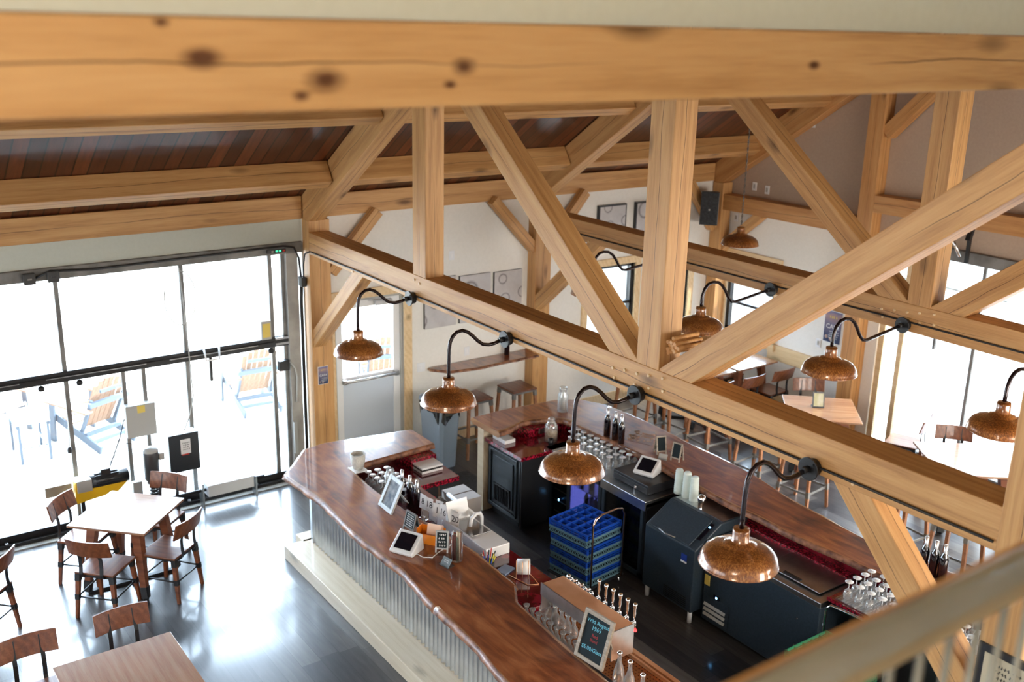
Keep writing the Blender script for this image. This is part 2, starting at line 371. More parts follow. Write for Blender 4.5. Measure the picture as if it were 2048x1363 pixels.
def poster_mat():
    g = G('dusk_blue_poster'); tc = g.n('ShaderNodeTexCoord'); sp = g.n('ShaderNodeSeparateXYZ'); g.l(tc.outputs['Generated'], sp.inputs[0])
    k = g.math('ADD', sp.outputs[2], g.math('MULTIPLY', g.math('SUBTRACT', g.noise(g.coord(), 9, 3), .5), .25))
    return g.set(Base_Color=g.ramp(k, [(.2, (.03, .05, .12)), (.6, (.16, .14, .22)), (.85, (.36, .24, .24)), (1, (.1, .13, .3))]), Roughness=.4)
POST = poster_mat()

# ================================================================== SETTING
bm = NB(); bx(bm, -.35, 13, -7, 11.62, -.12, 0); struct(obj('floor', bm, FLOOR))
bm = NB()   # left wall between the openings
def wallx(bm, y0, y1, z0, z1, x0=-.18, x1=0): bx(bm, x0, x1, y0, y1, z0, z1)
bms = NB(); wallx(bms, -7, 4.8, 2.885, 3.14); struct(obj('wall_left', bms, WALLG))
wallx(bm, 4.8, 5.16, 0, 3.14); wallx(bm, 5.16, 6.12, 2.13, 3.14); wallx(bm, 6.12, 9.05, 0, 3.14)
wallx(bm, 9.05, 9.92, 2.07, 3.14); wallx(bm, 9.05, 9.92, 0, .9); wallx(bm, 9.92, 10.2, 0, 3.14)
wallx(bm, 10.2, 11.0, 2.07, 3.14); wallx(bm, 10.2, 11.0, 0, .9); wallx(bm, 11.0, 11.8, 0, 3.14)
struct(obj('wall_left', bm, WALL))
bm = NB()   # gable wall, y 11.6..11.78
def wy(x0, x1, z0, z1, b): bx(b, x0, x1, 11.6, 11.78, z0, z1)
wy(0, .25, 0, 2.75, bm); wy(.25, 1.18, 0, .9, bm); wy(.25, 1.18, 2.05, 2.75, bm); wy(1.18, 2.95, 0, 2.75, bm)
wy(7.2, 8.6, 0, 2.75, bm)
struct(obj('wall_back', bm, WALL))
bm = NB(); 
v = [(0, 2.75), (11.5, 2.75), (11.5, 3.45), (5.76, 7.24), (0, 3.40)]
a = [bm.verts.new((x, 11.6, z)) for x, z in v]; b = [bm.verts.new((x, 11.78, z)) for x, z in v]
bm.faces.new(a); bm.faces.new(b[::-1])
for i in range(5): bm.faces.new((a[i], b[i], b[(i+1) % 5], a[(i+1) % 5]))
struct(obj('wall_back', bm, WALLSHADE))
# roof boards: two slopes, the ridge over the middle king post
def roof(name, x0, z0, x1, z1):
    L = math.hypot(x1-x0, z1-z0); b_ = BX(0, L, -7, 11.9, 0, .12); o = obj(name, b_, ROOFB)
    o.matrix_basis = Matrix.Translation((x0, 0, z0)) @ Matrix.Rotation(-math.atan2(z1-z0, x1-x0), 4, 'Y'); return struct(o)
roof('ceiling', -.9, 2.80, 5.76, 7.24)
roof('ceiling', 5.76, 7.24, 8.43, 5.46)
struct(obj('wall_right', BX(8.43, 8.56, -7, 11.6, 5.285, 7.4), WALLG))
struct(obj('ceiling', BX(8.43, 14, -7, 11.8, 7.4, 7.5), WALL))
struct(obj('wall_right', BX(11.5, 11.6, -7, 11.7, 0, 3.25), WALL))
struct(obj('wall_right', BX(14, 14.1, -7, 11.8, 3.25, 7.4), WALL))
struct(obj('wall_front', BX(-.2, 14.1, -7.12, -7, -.1, 7.5), WALL))
struct(obj('wall_back', BX(8.6, 14.1, 11.6, 11.78, 0, 7.5), WALL))
struct(obj('trim_1', BX(9.98, 14, -7, 11.6, 3.26, 3.5), TRIM))      # loft floor edge
for y0, y1 in ((6.23, 8.0), (8.24, 11.6)): struct(obj('baseboard_left', BX(0, .02, y0, y1, 0, .16), TRIM, None, .003))
struct(obj('baseboard_back', BX(.2, 2.55, 11.58, 11.6, 0, .16), TRIM, None, .003))
struct(obj('trim_2', BX(1.18, 2.56, 11.55, 11.6, .68, .90), TRIM, None, .003))
struct(obj('trim_3', BX(.12, 1.3, 11.53, 11.6, .80, .90), TRIM, None, .003))
# exterior ground
struct(obj('ground', BX(-30, -.35, -25, 40, -.3, -.14), DECKB))
struct(obj('ground', BX(-.35, 30, 11.78, 40, -.3, -.1), CONC))
tag(obj('stone_building', BX(-6, 16, 21, 22, -.1, 7), STONE), 'pale stone wall of a building seen outside through the far garage door', 'building')

# door_1 : glazed door in the left wall
d = sthing('door_1', (-.05, 5.2, 0))
bm = NB(); bx(bm, -.09, -.04, 5.2, 5.29, .02, 2.08); bx(bm, -.09, -.04, 5.99, 6.08, .02, 2.08); bx(bm, -.09, -.04, 5.29, 5.99, 1.99, 2.08); bx(bm, -.09, -.04, 5.29, 5.99, 1.04, 1.13); bx(bm, -.09, -.04, 5.29, 5.99, .02, .2)
obj('door_frame', bm, WHITE, d, .004)
obj('door_panel', BX(-.08, -.05, 5.29, 5.99, .2, 1.04), plain('blue_grey_door_panel', (.58, .64, .72), .4), d, .003)
obj('pane', BX(-.07, -.06, 5.29, 5.99, 1.13, 1.99), PANE, d)
bm = NB(); cyl(bm, (.02, 5.27, 1.09), (.02, 6.03, 1.09), .018); bx(bm, -.04, .03, 5.27, 5.31, 1.06, 1.12); bx(bm, -.04, .03, 5.98, 6.03, 1.06, 1.12); obj('push_bar', bm, STEEL, d)
bm = NB(); bx(bm, -.04, .02, 5.72, 5.95, 2.0, 2.06); bar(bm, (.01, 5.95, 2.05), (.05, 5.6, 2.09), .02, .01); obj('door_closer', bm, STEEL, d, .003)
bm = NB(); bx(bm, -.18, -.02, 5.16, 5.2, 0, 2.13); bx(bm, -.18, -.02, 6.08, 6.12, 0, 2.13); bx(bm, -.18, -.02, 5.2, 6.08, 2.08, 2.13); obj('jamb', bm, GBOX, d)
bm = NB(); bx(bm, 0, .03, 5.06, 5.17, 0, 2.12); bx(bm, 0, .03, 6.11, 6.22, 0, 2.12); bx(bm, 0, .035, 5.04, 6.24, 2.12, 2.23); obj('casing', bm, TRIM, d, .003)
def windowx(name, y0, y1, z0, z1):
    d = sthing(name, (-.05, y0, z0)); bm = NB()
    for a, b, c, e in ((y0, y0+.05, z0, z1), (y1-.05, y1, z0, z1), (y0, y1, z0, z0+.05), (y0, y1, z1-.05, z1), (y0, y1, (z0+z1)/2-.02, (z0+z1)/2+.02)): bx(bm, -.1, -.03, a, b, c, e)
    obj('window_frame', bm, BLK, d); obj('pane', BX(-.07, -.062, y0+.05, y1-.05, z0+.05, z1-.05), PANE, d)
    bm = NB(); bx(bm, -.03, .03, y0-.1, y0, z0-.1, z1+.1); bx(bm, -.03, .03, y1, y1+.1, z0-.1, z1+.1); bx(bm, -.03, .03, y0, y1, z1, z1+.1); bx(bm, -.18, .06, y0-.1, y1+.1, z0-.06, z0); obj('casing', bm, TRIM, d, .003)
windowx('window_1', 9.05, 9.92, .9, 2.07); windowx('window_2', 10.2, 11.0, .9, 2.07)
d = sthing('window_3', (.25, 11.6, .9)); bm = NB()
for a, b, c, e in ((.25, .31, .9, 2.05), (1.12, 1.18, .9, 2.05), (.25, 1.18, .9, .95), (.25, 1.18, 2.0, 2.05), (.25, 1.18, 1.32, 1.36)): bx(bm, a, b, 11.62, 11.69, c, e)
obj('window_frame', bm, BLK, d); obj('pane', BX(.31, 1.12, 11.65, 11.658, .95, 2.0), PANE, d)
bm = NB(); bx(bm, .15, .25, 11.57, 11.6, .9, 2.15); bx(bm, 1.18, 1.28, 11.57, 11.6, .9, 2.15); bx(bm, .25, 1.18, 11.57, 11.6, 2.05, 2.15); obj('casing', bm, TRIM, d, .003)
# door_2: counter-weighted glass wall in the left bay
d = sthing('door_2', (0, 2.0, 0))
obj('header', BX(-.12, .04, -7, 4.79, 2.765, 2.885), GSTEEL, d, .004)
obj('jamb', BX(-.12, .05, 4.58, 4.72, 0, 2.77), JAMB, d, .004)
bm = NB()
for y in (4.41, 3.41, 2.15, .9, -.35, -1.6, -2.85): bx(bm, -.05, -.01, y-.022, y+.022, .1, 2.77)
bx(bm, -.05, -.01, 4.54, 4.58, .1, 2.77)
obj('mullions', bm, GSTEEL, d)
bm = NB(); bx(bm, -.08, .03, -7, 4.58, 1.69, 1.80); bx(bm, .03, .05, -7, 4.4, 1.70, 1.76); obj('middle_rail', bm, BLK, d, .004)
bm = NB()
for i in range(9): y = 4.2 - i*1.25; bx(bm, .05, .058, y-1.0, y, 1.745, 1.752)
obj('rail_strip', bm, STEEL, d)
bm = NB(); bx(bm, -.08, .0, -7, 4.58, .03, .12); bx(bm, .02, .06, -7, 4.5, .0, .05); bx(bm, -.13, -.09, -7, 4.58, 0, .03); obj('bottom_rail', bm, BLK, d, .003)
obj('pane', BX(-.035, -.029, -7, 4.55, 1.8, 2.77), PANE, d); obj('pane', BX(-.035, -.029, -7, 4.55, .12, 1.69), PANE, d)
obj('aluminium_sill', BX(.0, .14, -7, 4.58, 0, .012), JAMB, d)
bm = NB()
for y in (4.1, 3.85, 3.6, 3.3, 3.0, 1.4, 1.0): lathe(bm, [(.0, .0), (.018, .0), (.018, .02), (0, .02)], 10, (.04, y, .05))
obj('bolts', bm, STEEL, d)
for y in (2.71, 2.92):
    obj('bracket_post', BX(.0, .04, y-.02, y+.02, .05, 1.7), GSTEEL, d, .003)
for y in (1.9, 2.27, 4.36): bm = NB(); lathe(bm, [(0, -.03), (.03, -.02), (.035, .01), (.02, .03), (0, .035)], 12, (.03, y, 1.655)); obj('knob', bm, BLK, d)
bm = NB(); tube(bm, [(.05, 3.58, 1.80), (.14, 3.57, 1.70), (.14, 3.72, 1.70), (.05, 3.75, 1.80)], .012, 8); obj('handle', bm, WHITE, d)
obj('drop_bolt', BX(.0, .03, 3.64, 3.67, 1.42, 1.69), BLK, d)
bm = NB(); bx(bm, -.02, .04, 4.42, 4.62, 1.71, 1.735); bx(bm, -.02, .04, 4.42, 4.62, 1.775, 1.80); obj('latch', bm, STEEL, d)
bm = NB(); bx(bm, .0, .07, 4.44, 4.56, 1.40, 1.52); obj('latch_box', bm, BLK, d, .004)
bm = NB(); tube(bm, [(.06, 4.57, 1.5), (.1, 4.62, 1.42), (.1, 4.64, 1.3), (.08, 4.63, 1.0)], .012); bx(bm, .05, .09, 4.58, 4.62, .35, .75); obj('pull_rod', bm, GBOX, d)
# door_3: same kind of glass wall in the gable
d = sthing('door_3', (5.0, 11.6, 0))
obj('header', BX(3.33, 7.2, 11.52, 11.66, 2.66, 2.80), GSTEEL, d, .004)
bm = NB(); bx(bm, 2.97, 3.05, 11.6, 11.7, 0, 2.8); bx(bm, 3.26, 3.33, 11.6, 11.7, 0, 2.8); bx(bm, 7.1, 7.2, 11.6, 11.7, 0, 2.8); obj('jamb', bm, TRIM, d)
bm = NB()
for x in (4.28, 5.28, 6.28): bx(bm, x-.02, x+.02, 11.61, 11.65, .05, 2.66)
bx(bm, 3.77, 3.80, 11.56, 11.6, 1.5, 2.1); bx(bm, 3.33, 7.1, 11.61, 11.66, .0, .08)
obj('mullions', bm, GSTEEL, d)
obj('pane', BX(3.33, 7.1, 11.632, 11.638, .08, 2.66), PANE, d); obj('pane', BX(3.05, 3.26, 11.632, 11.638, .08, 2.66), PANE, d)
bm = NB(); bar(bm, (4.1, 11.45, 2.95), (4.1, 11.5, 3.1), .06, .05); bx(bm, 4.08, 4.12, 11.46, 11.5, 2.68, 3.06); bx(bm, 3.7, 4.1, 11.44, 11.48, 3.05, 3.09); obj('track_bracket', bm, BLK, d, .003)
bm = NB(); cyl(bm, (3.85, 11.42, 3.05), (4.05, 11.42, 2.75), .02); obj('gas_strut', bm, CHROME, d)
bm = NB(); bx(bm, 3.2, 3.5, 11.5, 11.56, 2.0, 2.1); obj('door_closer', bm, GBOX, d)

# ================================================================== TIMBER FRAME
RT = 2/3.
def truss(y0, label):
    t = thing('timber_truss', label, 'roof truss', (5.76, y0 + .1, 3.01)); yc = y0 + .1
    beam('tie_beam', (.17, y0+.12, 2.885), (8.4, y0+.12, 2.885), .24, .25, OAK, t)
    n = Vector((-RT, 0, 1)).normalized()
    c0 = Vector((.0, yc+.004, 3.017)) + n*.157; c1 = Vector((5.76, yc+.004, 6.857)) + n*.157
    beam('rafter', c0, c1, .2, .314, OAK, t)
    c2 = Vector((8.5, yc, 6.857-2.74*RT)); n2 = Vector((RT, 0, 1)).normalized()
    beam('rafter', Vector((5.76, yc, 6.857))+n2*.155, c2+n2*.155, .2, .31, OAK, t)
    beam('post', (.086, y0+.13, 0), (.086, y0+.13, 3.14), .17, .26, OAK, t, (0, 1, 0))
    beam('post', (8.51, yc, 0), (8.51, yc, 5.08), .22, .24, OAK, t, (0, 1, 0))
    beam('king_post', (5.755, yc, 3.009), (5.755, yc, 7.0), .2, .23, OAK, t, (1, 0, 0))
    beam('queen_post', (2.61, yc, 3.009), (2.61, yc, 4.86), .2, .235, OAK, t, (1, 0, 0))
    beam('diagonal_strut', (5.60, yc+.003, 2.93), (2.80, yc+.003, 5.13), .19, .205, OAK, t)
    beam('diagonal_strut', (5.91, yc+.003, 2.93), (8.42, yc+.003, 4.85), .19, .205, OAK, t)
    beam('knee_brace', (.10, yc-.01, 1.70), (1.40, yc-.01, 2.83), .15, .16, OAK, t)
    beam('knee_brace', (8.46, yc-.01, 1.74), (7.42, yc-.01, 2.84), .15, .19, OAK, t)
    pg = [(5.40, 2.90), (5.42, 2.83), (5.53, 2.92), (5.66, 2.93), (5.64, 2.84), (5.78, 2.95), (5.79, 2.86), (5.92, 2.97), (5.93, 2.88), (2.53, 2.96), (2.62, 2.94), (1.25, 2.78), (7.52, 2.80)]
    for px, pz in pg:
        b_ = NB(); tube(b_, [(px, y0+.01, pz), (px, y0-.012, pz)], [.0125, .011], 8); obj('peg', b_, TRIM, t)
    return t
tr1 = truss(4.81, 'nearest oak roof truss spanning over the bar, with four hanging gooseneck lamps')
tr2 = dup(tr1, (5.76, 8.1, 3.01), None, 'second oak roof truss, further away behind the first one')
def solo(name, label, cat, *a, **k):
    o = beam(name, *a, **k); return tag(o, label, cat)
solo('eave_beam', 'oak eave beam above the grey steel header of the glass door wall', 'beam', (-.035, -7, 3.272), (-.035, 4.80, 3.272), .14, .26, OAK)
solo('eave_beam', 'oak eave beam over the glazed side door and shelf, between the two trusses', 'beam', (-.035, 5.07, 3.272), (-.035, 8.0, 3.272), .14, .26, OAK)
solo('eave_beam', 'oak eave beam over the far left windows, beyond the second truss', 'beam', (-.035, 8.26, 3.272), (-.035, 11.38, 3.272), .14, .26, OAK)
n = Vector((-RT, 0, 1)).normalized(); u = Vector((1, 0, RT)).normalized()
where = [('below the roof boards, before the first truss', -7, 4.80), ('between the first and second truss', 5.02, 7.99), ('between the second truss and the gable wall', 8.21, 11.42)]
rown = ['lowest', 'second', 'third', 'fourth', 'topmost']
for j, xd in enumerate((.65, 1.78, 2.95, 4.1, 5.25)):
    for wl, y0, y1 in where:
        zd = 3.40 + RT*xd; c = Vector((xd, 0, zd)) - n*.125
        o = beam('purlin', (c.x, y0, c.z), (c.x, y1, c.z), .15, .245, OAK, None, n)
        tag(o, '%s oak purlin on the left roof slope %s' % (rown[j], wl), 'beam')
# knee braces on the left wall
for (ya, za, yb, zb, lab) in ((5.10, 2.50, 5.72, 3.17, 'short oak knee brace above the glazed door, rising from the first truss post'),
                              (8.02, 2.48, 7.36, 3.17, 'short oak knee brace above the barrel prints, falling to the second truss post'),
                              (8.24, 2.45, 8.86, 3.17, 'short oak knee brace just beyond the second truss post, left of the framed photos'),
                              (11.35, 2.45, 10.8, 3.17, 'short oak knee brace behind the black loudspeaker in the far corner')):
    solo('knee_brace', lab, 'beam', (.09, ya, za), (.09, yb, zb), .12, .13, OAK)
solo('corner_post', 'oak post in the far left corner below the loudspeaker', 'post', (.115, 11.48, 0), (.115, 11.48, 3.13), .2, .2, OAK, up=(1, 0, 0))
g = thing('gable_frame', 'oak frame of post, girts, brace and rafter on the far shaded gable wall', 'wall frame', (2.67, 11.5, 0))
beam('post', (2.67, 11.5, 0), (2.67, 11.5, 4.86), .2, .23, OAKD, g, (1, 0, 0))
beam('girt', (.2, 11.5, 2.85), (2.555, 11.5, 2.87), .2, .225, OAKD, g)
beam('girt', (2.785, 11.5, 3.2), (8.4, 11.5, 3.26), .2, .22, OAKD, g)
beam('brace', (2.80, 11.5, 4.08), (3.6, 11.5, 4.9), .15, .17, OAKD, g)
beam('brace', (.18, 11.5, 2.16), (.9, 11.5, 2.76), .12, .13, OAK, g)
beam('girt', (2.785, 11.5, 4.95), (8.4, 11.5, 4.95), .2, .22, OAKD, g)
beam('rafter', Vector((.0, 11.495, 3.017))+n*.157, Vector((5.76, 11.495, 6.857))+n*.157, .2, .314, OAKD, g)
beam('king_post', (5.755, 11.5, 3.3), (5.755, 11.5, 6.9), .2, .23, OAKD, g, (1, 0, 0))
solo('loft_beam', 'large blurred oak beam with dark knots running across the top of the view', 'beam', (8.505, -7, 5.183), (8.505, 11.59, 5.183), .21, .197, KNOT)
for px, c in ((5.90, 0), ):
    pass
dow = [(5.905+.034*i, 3.055+.03*(i % 2)+.026*j) for i in range(4) for j in range(4) if not (i > 1 and j < 1)]
for i, (px, pz) in enumerate(dow[:12]):
    b_ = NB(); cyl(b_, (px+.0, 4.86+random.uniform(-.02, .02), pz+.09), (px, 5.1, pz+.09), .0145, 10)
    tag(obj('wooden_dowel', b_, OAKD), 'round wooden dowel in the bundle resting where the right strut meets the king post', 'dowel', 'dowels bundled beside the king post')
# loft railing
BALU = plain('satin_grey_rod', (.22, .22, .20), .45, .6)
rl = thing('loft_railing', 'blurred metal railing with round handrail and thin balusters in the lower right corner', 'railing', (10.01, 1.5, 3.5))
bm = NB(); cyl(bm, (10.01, -3, 4.375), (10.01, 5.5, 4.375), .038, 20); obj('handrail', bm, noisy('satin_steel_rail', (.46, .45, .40), (.52, .51, .46), 4, .34, .9), rl)
beam('wood_cap', (9.966, -3, 4.385), (9.966, 5.5, 4.385), .01, .016, OAKD, rl)
for i in range(34):
    y = .25 + .083*i
    bm = NB(); cyl(bm, (10.01, y, 3.5), (10.01, y, 4.345), .0075, 8); obj('baluster', bm, BALU, rl)

# ================================================================== LAMPS
def shade_prof():
    return [(r_, z_*.82) for r_, z_ in [(.046, .262), (.049, .24), (.05, .17), (.06, .158), (.085, .152), (.088, .143), (.105, .135), (.155, .118), (.192, .092), (.214, .060), (.2245, .028), (.228, .0)]]
def shade_bm(o):
    bm = NB(); P = shade_prof(); full = P + [(.232, -.005), (.226, -.006), (.216, .013), (.2, .034), (.175, .056), (.09, .10), (.0, .108)]
    lathe(bm, [(0, .215)] + full, 40, o); return bm
def make_lamp(P, yo, zo):
    t = thing('gooseneck_lamp', '', 'lamp', (0, 0, 0))     # origin on the beam face, arm towards -Y
    bm = NB(); cyl(bm, (0, 0, 0), (0, -.05, 0), .055, 20); cyl(bm, (0, -.05, 0), (0, -.062, 0), .072, 24); obj('junction_box', bm, BLK, t, .003)
    bm = NB(); cyl(bm, (0, -.062, 0), (0, -.11, 0), .022, 12)
    for a in (45, 225): cyl(bm, (.052*math.cos(R(a)), -.06, .052*math.sin(R(a))), (.052*math.cos(R(a)), -.068, .052*math.sin(R(a))), .007, 8)
    obj('collar', bm, BLK, t)
    bm = NB(); tube(bm, [(0, y, z) for y, z in P], .015, 12); obj('arm', bm, ARM, t)
    sh = obj('shade', shade_bm((0, yo, zo)), SHADE, t)
    bm = NB(); lathe(bm, [(0, .07), (.03, .06), (.035, .03), (.02, -.0), (0, -.01)], 14, (0, yo, zo+.04)); obj('bulb', bm, plain('unlit_bulb_glass', (.8, .8, .76), .2), t)
    return t
R = math.radians
lampA = make_lamp([(-.09, 0), (-.15, -.018), (-.21, -.022), (-.27, -.008), (-.32, .03), (-.37, .08), (-.42, .12), (-.47, .14), (-.52, .135), (-.56, .105), (-.585, .06), (-.595, 0), (-.597, -.08), (-.598, -.17), (-.598, -.24)], -.598, -.452)
lampB = make_lamp([(-.09, 0), (-.23, -.02), (-.40, -.042), (-.55, -.06), (-.60, -.05), (-.65, -.005), (-.70, .07), (-.75, .13), (-.81, .168), (-.88, .178), (-.94, .165), (-.985, .125), (-1.01, .06), (-1.015, 0), (-1.015, -.04)], -1.015, -.262)
grp = 'gooseneck lamps on the trusses'
for i, (x, y, z, lab) in enumerate(((2.51, 4.81, 2.78, 'copper gooseneck lamp hanging in front of the bright glazed door, leftmost of the row'),
    (4.09, 4.81, 2.785, 'copper gooseneck lamp in front of the grey rubbish bin and wall shelf'),
    (5.70, 4.81, 2.79, 'copper gooseneck lamp in front of the upside-down stem glasses, below the group of pegs'),
    (7.24, 4.81, 2.80, 'largest, nearest copper gooseneck lamp, in front of the dark bottle cooler'),
    (2.55, 8.0, 2.81, 'far copper gooseneck lamp mostly hidden behind the diagonal strut and king post'),
    (4.15, 8.0, 2.815, 'far copper gooseneck lamp just right of the central king post'),
    (5.66, 8.0, 2.82, 'far copper gooseneck lamp hanging over the wooden table with the small stand-up frame'),
    (7.18, 8.0, 2.81, 'far copper gooseneck lamp against the white glare at the right edge'))):
    if i == 0: lampA.location = (x, y, z); lampA['label'] = lab; lampA['group'] = grp
    elif i == 4: lampB.location = (x, y, z); lampB['label'] = lab; lampB['group'] = grp
    else: dup(lampA if i < 4 else lampB, (x, y, z), 0, lab, grp)
# pendant on chain
t = thing('pendant_lamp', 'small copper pendant lamp hanging on a chain in front of the gable wall', 'lamp', (2.22, 9.6, 2.75))
obj('shade', shade_bm((2.22, 9.6, 2.76)), SHADE, t)
bm = NB()
for k in range(50):
    z = 3.0 + k*.037; a = .012
    if k % 2: tube(bm, [(2.22-a, 9.6, z), (2.22, 9.6, z+.026), (2.22+a, 9.6, z), (2.22, 9.6, z-.022), (2.22-a, 9.6, z)], .0045, 5)
    else: tube(bm, [(2.22, 9.6-a, z), (2.22, 9.6, z+.026), (2.22, 9.6+a, z), (2.22, 9.6, z-.022), (2.22, 9.6-a, z)], .0045, 5)
tube(bm, [(2.222, 9.602, 3.0+.3*k) for k in range(7)], .003, 5); obj('chain', bm, GSTEEL, t)
# conduits
def pipe(name, pts, r, mat, label, cat='cable', grp=None):
    bm = NB(); tube(bm, pts, r, 8); return tag(obj(name, bm, mat), label, cat, grp)
pipe('conduit', [(.25, 4.797, 2.80), (1.5, 4.797, 2.81), (4, 4.797, 2.81), (6.5, 4.797, 2.812), (8.38, 4.797, 2.815)], .0085, BLK, 'thin black conduit running along the face of the nearest tie beam between the lamps', 'conduit')
pipe('conduit', [(.25, 7.987, 2.84), (1.5, 7.987, 2.845), (4, 7.987, 2.85), (8.38, 7.987, 2.85)], .0085, BLK, 'thin black conduit running along the face of the far tie beam', 'conduit')
pipe('conduit', [(.02, 4.76, .05), (.02, 4.76, 2.2), (.03, 4.765, 2.4)], .02, BLK, 'thicker black conduit running up beside the grey door jamb to the junction box', 'conduit')
pipe('conduit', [(.08, 4.775, 2.47), (.09, 4.77, 2.62), (.12, 4.78, 2.76), (.22, 4.795, 2.80)], .009, BLK, 'short curved cable from the post junction box up to the tie beam', 'cable')
b_ = BX(.0, .1, 4.74, 4.80, 2.37, 2.48); tag(obj('junction_box', b_, BLK, None, .004), 'small black junction box on the edge of the first truss post', 'junction box')

# ================================================================== BAR
def resample(P, n):
    P = [Vector((*p, 0)) for p in P]; d = [0]
    for a, b in zip(P, P[1:]): d.append(d[-1] + (b-a).length)
    out = []
    for i in range(n):
        s = d[-1]*i/(n-1); k = 0
        while k < len(d)-2 and s > d[k+1]: k += 1
        f = (s - d[k])/max(1e-6, d[k+1]-d[k]); out.append(P[k].lerp(P[k+1], f))
    return out
def slab(A, B, n, z0, z1, wobA=.012, wobB=.02, sapA=.035, sapB=.03, pair=False):
    """live-edge board between two outlines A and B"""
    if pair:
        A2 = [Vector((*a, 0)) for a in A]; B2 = [Vector((*b, 0)) for b in B]
        def sub(P): return resampled(P, n)
        A2, B2 = [], []
        m = n // (len(A)-1)
        for i in range(len(A)-1):
            for k in range(m):
                f = k/m; A2.append(Vector((*A[i], 0)).lerp(Vector((*A[i+1], 0)), f)); B2.append(Vector((*B[i], 0)).lerp(Vector((*B[i+1], 0)), f))
        A2.append(Vector((*A[-1], 0))); B2.append(Vector((*B[-1], 0))); n = len(A2)
    else: A2 = resample(A, n); B2 = resample(B, n)
    bm = NB(); rows = []; ph = random.random()*9
    for i, (a, b) in enumerate(zip(A2, B2)):
        t = i*.075 + ph; e = (b-a).normalized(); ends = min(1, 4*math.sin(PI*i/(n-1)))
        wa = ends*wobA*(math.sin(t)+.6*math.sin(2.7*t+1)+.4*math.sin(6.1*t)); wb = ends*wobB*(math.sin(.8*t+2)+.6*math.sin(2.3*t)+.4*math.sin(5.3*t))
        a = a + e*wa; b = b + e*wb
        pts = [(a + e*.03, z0), (a - e*.006, z0+(z1-z0)*.35), (a + e*.004, z1-.01), (a + e*.02, z1), (a + e*sapA*(1+.3*math.sin(3*t)), z1), (b - e*sapB*(1+.3*math.sin(2*t)), z1), (b - e*.02, z1), (b - e*.004, z1-.01), (b + e*.006, z0+(z1-z0)*.35), (b - e*.03, z0)]
        J = lambda k: random.uniform(-.005, .005) if k in (1, 2, 7, 8) else 0
        rows.append([bm.verts.new((p.x + e.x*J(k), p.y + e.y*J(k), z + J(k)*.6)) for k, (p, z) in enumerate(pts)])
    mi = [2, 2, 2, 1, 0, 1, 2, 2, 2]
    for Ra, Rb in zip(rows, rows[1:]):
        for k in range(9):
            f = bm.faces.new((Ra[k], Ra[k+1], Rb[k+1], Rb[k])); f.material_index = mi[k]; f.smooth = k != 4
        bm.faces.new((Ra[9], Ra[0], Rb[0], Rb[9])).material_index = 2
    bm.faces.new(rows[0][::-1]).material_index = 1; bm.faces.new(rows[-1]).material_index = 1
    return bm
SM = [SLAB, SAP, BARK]
def corr(x0, x1, y, z0, z1):
    bm = NB(); n = int((x1-x0)/.0678*8); prev = None
    for i in range(n+1):
        x = x0 + (x1-x0)*i/n; yy = y - .017*math.cos(2*PI*i/8)
        c = (bm.verts.new((x, yy, z0)), bm.verts.new((x, yy, z1)))
        if prev: f = bm.faces.new((prev[0], c[0], c[1], prev[1])); f.smooth = True
        prev = c
    return bm
bar1 = thing('bar', 'near L-shaped bar with glossy live-edge redwood top and corrugated metal front', 'bar', (4.0, 4.1, 0))
oA = [(2.05, 3.60), (2.77, 3.65), (3.65, 3.61), (4.28, 3.63), (4.90, 3.575)]; iA = [(2.25, 4.23), (2.92, 4.20), (3.74, 4.25), (4.3, 4.33), (4.98, 4.30)]
obj('slab', slab(oA, iA, 60, 1.0, 1.07, .006, .008), SM, bar1)
oB = [(4.90, 3.575), (5.56, 3.55), (5.96, 3.50), (7.0, 3.52), (8.35, 3.5)]; iB = [(4.98, 4.29), (5.18, 4.16), (5.8, 4.12), (6.3, 4.10), (8.35, 4.1)]
obj('slab', slab(oB, iB, 60, 1.0, 1.071, .008, .004), SM, bar1)
obj('slab', slab([(2.05, 3.60), (1.57, 4.03), (1.53, 4.24), (1.54, 4.46), (1.68, 5.24)], [(2.25, 4.23), (2.25, 4.231), (2.25, 4.26), (2.23, 4.5), (2.18, 5.24)], 40, 1.0, 1.069, .004, .004, .03, .03, True), SM, bar1)
obj('corrugated_front', corr(1.87, 8.35, 3.985, .15, 1.0), noisy('galvanised_steel', (.50, .55, .61), (.66, .72, .80), 5, .28, .9), bar1)
bm = NB(); bx(bm, 1.87, 8.35, 4.0, 4.1, .0, 1.0); bx(bm, 1.80, 1.90, 4.0, 5.2, 0, 1.0); obj('bar_wall', bm, PALE, bar1)
obj('corner_strip', BX(1.83, 1.875, 3.965, 4.0, .15, 1.0), STEEL, bar1)
bm = NB(); bx(bm, 1.76, 8.35, 3.70, 4.0, 0, .15); bx(bm, 1.60, 1.8, 3.9, 5.2, 0, .15); obj('plinth', bm, PALE, bar1, .006)
